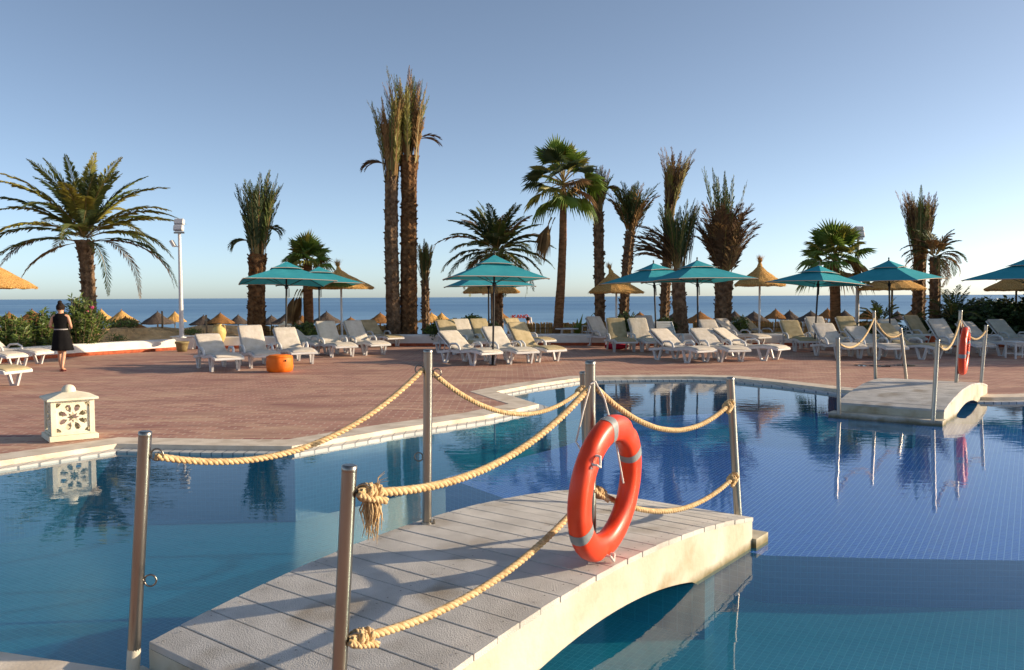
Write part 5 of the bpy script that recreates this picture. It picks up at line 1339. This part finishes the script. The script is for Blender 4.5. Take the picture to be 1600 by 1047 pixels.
for (px, pt, l) in ((253, 486, 'wooden stake in the dune left of the left lamp post'), (322, 492, 'wooden stake in the dune left of the yellow amphora')):
    t = D(px, pt, 29); z = terr(t.x, 29); o = thing('stake', l, 'stake', (t.x, 29, z)); mb = MB(); h = t.z - z; mb.tube([(0, 0, -.2), (.01, 0, h * .5), (0, 0, h - .01), (0, 0, h)], [.038, .036, .034, .026], 8, smooth=False); mb.build('pole', M['wood'], o)
    mb = MB(); mb.tube([(-.001, 0, h * .82), (.001, 0, h * .86)], .041, 8); mb.build('wire_wrap', M['steel_dark'], o)
# white table and chair behind the wall
b = D(886, 526, 29.0); o = thing('garden_table', 'white plastic table behind the wall right of the fan palm trunk', 'table', b); h = D(886, 513, 29).z - b.z
mb = MB(); mb.lathe([(0, h), (.40, h), (.42, h - .02), (.40, h - .035), (0, h - .03)], 22); mb.build('table_top', M['white_plastic'], o)
for k in range(4):
    a = k * math.pi / 2 + .6; mb = MB(); mb.tube([(math.cos(a) * .24, math.sin(a) * .24, h - .03), (math.cos(a) * .30, math.sin(a) * .30, -.2)], [.025, .018], 6); mb.build('leg', M['white_plastic'], o)
b = D(921, 528, 29.2); o = thing('garden_chair', 'white plastic chair behind the wall left of the sunlit cream lounger', 'chair', b, R(200)); mb = MB(); mb.box((0, 0, .22), (.44, .44, .03), bev=.01); mb.build('seat', M['white_plastic'], o)
mb = MB(); rm = Matrix.Rotation(R(-14), 3, 'X')
for k in range(6): mb.box((-.17 + k * .068, .25, .44), (.04, .02, .40), M=rm)
mb.box((0, .30, .65), (.44, .03, .06), M=rm, bev=.01); mb.build('backrest', M['white_plastic'], o)
for x in (-.19, .19):
    mb = MB(); mb.tube([(x * 1.15, -.18, .42), (x * 1.15, .22, .43)], .02, 6); mb.build('armrest', M['white_plastic'], o)
    for y in (-.18, .18): mb = MB(); mb.tube([(x, y, .42 if y < 0 else .22), (x * 1.1, y * 1.1, -.22)], .02, 6); mb.build('leg', M['white_plastic'], o)

# KANO sign on the beach
def sign():
    Y = 52; a = D(800, 493, Y); bR = D(829, 496, Y); c = D((800 + 829) / 2, 505, Y); z0 = terr(c.x, Y)
    o = thing('lettered_sign', 'white frame with red letters in front of the sea', 'sign', (c.x, Y, z0), world=True)
    mb = MB()
    mb.tube([(a.x, Y, z0 - .1), (a.x - .05, Y, a.z)], .06, 6); mb.tube([(bR.x + .35, Y, z0 - .1), (bR.x, Y, bR.z)], .06, 6)
    mb.tube([(a.x, Y, bR.z - .0), (bR.x, Y, bR.z)], .045, 6); mb.tube([(a.x, Y, bR.z - .42), (bR.x, Y, bR.z - .42)], .03, 6); mb.build('frame', M['pole_white'], o)
    x0 = D(801, 493, Y).x; x1 = D(826, 493, Y).x; zt = D(801, 492.0, Y).z; zb = D(801, 497.4, Y).z; wd = (x1 - x0) / 4; H = zt - zb
    strokes = {'K': [((0, 0), (0, 1)), ((0, .45), (.75, 1)), ((.15, .55), (.8, 0))], 'A': [((0, 0), (.4, 1)), ((.4, 1), (.8, 0)), ((.15, .35), (.65, .35))], 'N': [((0, 0), (0, 1)), ((0, 1), (.75, 0)), ((.75, 0), (.75, 1))], 'O': [((.4 + .4 * math.cos(2 * math.pi * k / 10), .5 + .5 * math.sin(2 * math.pi * k / 10)), (.4 + .4 * math.cos(2 * math.pi * (k + 1) / 10), .5 + .5 * math.sin(2 * math.pi * (k + 1) / 10))) for k in range(10)]}
    for i, ch in enumerate('KANO'):
        mb = MB()
        for (p, q) in strokes[ch]: mb.tube([(x0 + wd * (i + p[0]), Y - .03, zb + H * p[1]), (x0 + wd * (i + q[0]), Y - .03, zb + H * q[1])], .035, 5)
        mb.build('letter', M['red_paint'], o)
sign()

# ================================================================== PEOPLE
def body(parent, J, rad, skin):
    """J: dict of joints -> Vector, edges by name; grown with a skin modifier"""
    names = list(J); idx = {n: i for i, n in enumerate(names)}
    E_ = [('pelvis', 'belly'), ('belly', 'chest'), ('chest', 'neck'), ('neck', 'head0'), ('head0', 'head1')]
    for s in 'LR':
        E_ += [('chest', 'sh' + s), ('sh' + s, 'el' + s), ('el' + s, 'wr' + s), ('wr' + s, 'pa' + s), ('pelvis', 'hip' + s), ('hip' + s, 'kn' + s), ('kn' + s, 'ca' + s), ('ca' + s, 'an' + s), ('an' + s, 'toe' + s)]
        E_ += [('pa' + s, 'f%d%s' % (k, s)) for k in range(4)] + [('wr' + s, 'th' + s)]
    me = bpy.data.meshes.new('body'); me.from_pydata([J[n] for n in names], [(idx[a], idx[b]) for a, b in E_], []); me.materials.append(skin)
    o = bpy.data.objects.new('body', me); C.objects.link(o); o.parent = parent
    md = o.modifiers.new('skin', 'SKIN'); md.use_smooth_shade = True
    for i, n in enumerate(names): sv = me.skin_vertices[0].data[i]; r = rad.get(n, rad.get(n[:-1], .01)); sv.radius = (r, r) if not isinstance(r, tuple) else r; sv.use_root = (n == 'pelvis')
    sb = o.modifiers.new('sub', 'SUBSURF'); sb.levels = 2; sb.render_levels = 2
    return o
def loft(rings, n=20):
    """rings: (cx, cy, z, rx, ry)"""
    vs = []; m = len(rings)
    for (cx_, cy_, z, rx, ry) in rings:
        for k in range(n):
            a = 2 * math.pi * k / n; vs.append((cx_ + rx * math.cos(a), cy_ + ry * math.sin(a), z))
    return vs, [(i * n + k, i * n + (k + 1) % n, (i + 1) * n + (k + 1) % n, (i + 1) * n + k) for i in range(m - 1) for k in range(n)] + [tuple(range(n - 1, -1, -1)), tuple(range((m - 1) * n, m * n))]
def person(label, loc, rz, s=1.0, top='black_cloth', bottom='black_cloth', walking=True, skirt=True):
    o = thing('person', label, 'person', loc, rz); o.scale = (s, s, s)
    st = .13 if walking else 0
    J = {'pelvis': V((0, 0, .88)), 'belly': V((0, .0, 1.02)), 'chest': V((0, .0, 1.24)), 'neck': V((0, .015, 1.37)), 'head0': V((0, .03, 1.455)), 'head1': V((0, .035, 1.53))}
    for s_, k in (('L', -1), ('R', 1)):
        f_ = st * (1 if s_ == 'L' else -1)
        J.update({'sh' + s_: V((k * .155, 0, 1.305)), 'el' + s_: V((k * .225, -.02, 1.05)), 'wr' + s_: V((k * .17, .19, 1.00)), 'pa' + s_: V((k * .14, .25, 1.01)),
                  'hip' + s_: V((k * .085, 0, .82)), 'kn' + s_: V((k * .075, f_ * .8 + .03, .45)), 'ca' + s_: V((k * .07, f_ * .9 - .01, .30)), 'an' + s_: V((k * .06, f_ * 1.2 - (.05 if f_ < 0 else 0), .075)), 'toe' + s_: V((k * .07, f_ * 1.2 + .15, .03))})
        for q in range(4): J['f%d%s' % (q, s_)] = J['pa' + s_] + V((-k * .03, .06 - .008 * abs(q - 1.4), -.03 + .02 * q))
        J['th' + s_] = J['wr' + s_] + V((-k * .045, .035, .045))
    rad = {'pelvis': (.135, .10), 'belly': (.115, .085), 'chest': (.13, .09), 'neck': .048, 'head0': (.072, .085), 'head1': (.078, .09), 'sh': .048, 'el': .036, 'wr': .025, 'pa': (.034, .018), 'f0': .008, 'f1': .008, 'f2': .008, 'f3': .008, 'th': .009, 'hip': .078, 'kn': .05, 'ca': .05, 'an': .032, 'toe': .03}
    for q in range(4):
        for s_ in 'LR': rad['f%d%s' % (q, s_)] = .008
    body(o, J, rad, M['skin'])
    mb = MB(); vs, fs = loft([(0, 0, .90, .150, .115), (0, 0, 1.0, .140, .105), (0, 0, 1.1, .150, .112), (0, 0, 1.2, .168, .122), (0, 0, 1.28, .170, .112), (0, .005, 1.33, .135, .082), (0, .012, 1.365, .062, .058)], 22)
    mb.add(vs, fs, 0, True); mb.build('top', M[top], o)
    mb = MB()
    if skirt:
        r_ = []
        for (z, w_, d_) in ((.985, .148, .112), (.93, .165, .125), (.84, .188, .145), (.72, .205, .168), (.60, .225, .19), (.50, .245, .205), (.485, .23, .19)): r_.append((.02 * (.98 - z) / .5, 0, z, w_, d_))
        vs, fs = loft(r_, 40); vs = [(x * (1 + .05 * math.sin(7 * math.atan2(y, x)) * (.99 - z) * 2), y * (1 + .05 * math.sin(7 * math.atan2(y, x)) * (.99 - z) * 2), z) for x, y, z in vs]; mb.add(vs, fs, 0, True); mb.build('skirt', M[bottom], o)
    else:
        for k in (-1, 1): mb.tube([(k * .08, 0, .92), (k * .082, 0, .75), (k * .08, .02, .5)], [.1, .095, .075], 12)
        mb.build('shorts', M[bottom], o)
    mb = MB(); mb.lathe([(.151, -.012), (.156, 0), (.151, .014)], 24, c=(0, 0, .985), M=Matrix.Diagonal((1, .78, 1))); mb.build('belt', M['belt'], o)
    mb = MB(); c = V((0, .022, 1.50)); vs = []; NS = 18
    for i in range(13):
        th = math.pi * (i / 12) * .66
        for k in range(NS):
            a = 2 * math.pi * k / NS; d = V((math.sin(th) * math.cos(a), math.sin(th) * math.sin(a), math.cos(th))); e = 1 + .06 * noise.noise(d * 4)
            vs.append(c + V((d.x * .094 * e, (d.y - .10 * (1 if i > 6 else 0) * .3) * .108 * e, d.z * .112 * e)))
    mb.add(vs, [(i * NS + k, i * NS + (k + 1) % NS, (i + 1) * NS + (k + 1) % NS, (i + 1) * NS + k) for i in range(12) for k in range(NS)], 0, True)
    vs, fs = loft([(0, -.015, 1.575, .02, .02), (0, -.02, 1.585, .045, .045), (0, -.02, 1.62, .052, .05), (0, -.015, 1.655, .04, .04), (0, -.01, 1.672, .012, .012)], 12) if skirt else ([], [])
    mb.add(vs, fs, 0, True); mb.build('hair', M['hair'], o)
    # face: nose, ears
    for k in (-1, 1):
        mb = MB(); mb.lathe([(0, .014), (.014, .010), (.018, 0), (.010, -.004)], 8, c=(k * .078, .03, 1.485), M=Matrix.Rotation(k * R(90), 3, 'Y')); mb.build('ear', M['skin'], o)
        an = J['an' + ('L' if k < 0 else 'R')]; mb = MB(); mb.box((an.x + .005, an.y + .07, .011), (.085, .24, .022), bev=.008); mb.tube([(an.x - .04, an.y + .10, .02), (an.x + .005, an.y + .13, .062), (an.x + .05, an.y + .10, .02)], .008, 5); mb.build('sandal', M['sandal'], o)
    mb = MB(); mb.lathe([(0, .028), (.006, .022), (.014, 0), (.0, -.004)], 8, c=(0, .118, 1.478), M=Matrix.Rotation(R(-75), 3, 'X')); mb.build('nose', M['skin'], o)
    for k in (-1, 1): mb = MB(); mb.lathe([(0, .006), (.010, .002), (.012, -.004)], 8, c=(k * .032, .112, 1.502), M=Matrix.Rotation(R(-90), 3, 'X')); mb.build('eye', M['hair'], o)
    mb = MB(); mb.tube([(-.024, .108, 1.438), (0, .117, 1.436), (.024, .108, 1.438)], .006, 6); mb.build('mouth', M['sandal'], o)
    return o
person('woman seen from behind in black sleeveless top and skirt, hair in a bun, walking', G(97, 579.5), R(12), .99)
t = D(825, 494.5, 47); z = terr(t.x, 47); person('person in a pale top standing beside the red lettered sign by the sea', (t.x, 47, z), R(0), (t.z - z) / 1.63, top='white_cloth', bottom='white_cloth', walking=False, skirt=False)
# puddles on the terrace near the right umbrellas
pw = pm('puddle_water', (.03, .03, .03), rough=.03, spec=.6)
for (px, py, wpx, d) in ((1376, 572, 34, .30), (1345, 571, 18, .25), (1412, 571, 30, .28)):
    c = G(px, py); W = wpx * c.y / F / 2; mb = MB(); N = 28
    vs = [(c.x + W * math.cos(a) * (1 + .3 * noise.noise(V((math.cos(a) * 2, math.sin(a) * 2, px)))), c.y + d * math.sin(a) * (1 + .3 * noise.noise(V((math.cos(a) * 2, math.sin(a) * 2, px + 4)))), GZ + .004) for a in [2 * math.pi * k / N for k in range(N)]]
    mb.add(vs, [tuple(range(N))]); struct(mb.build('puddle', pw))
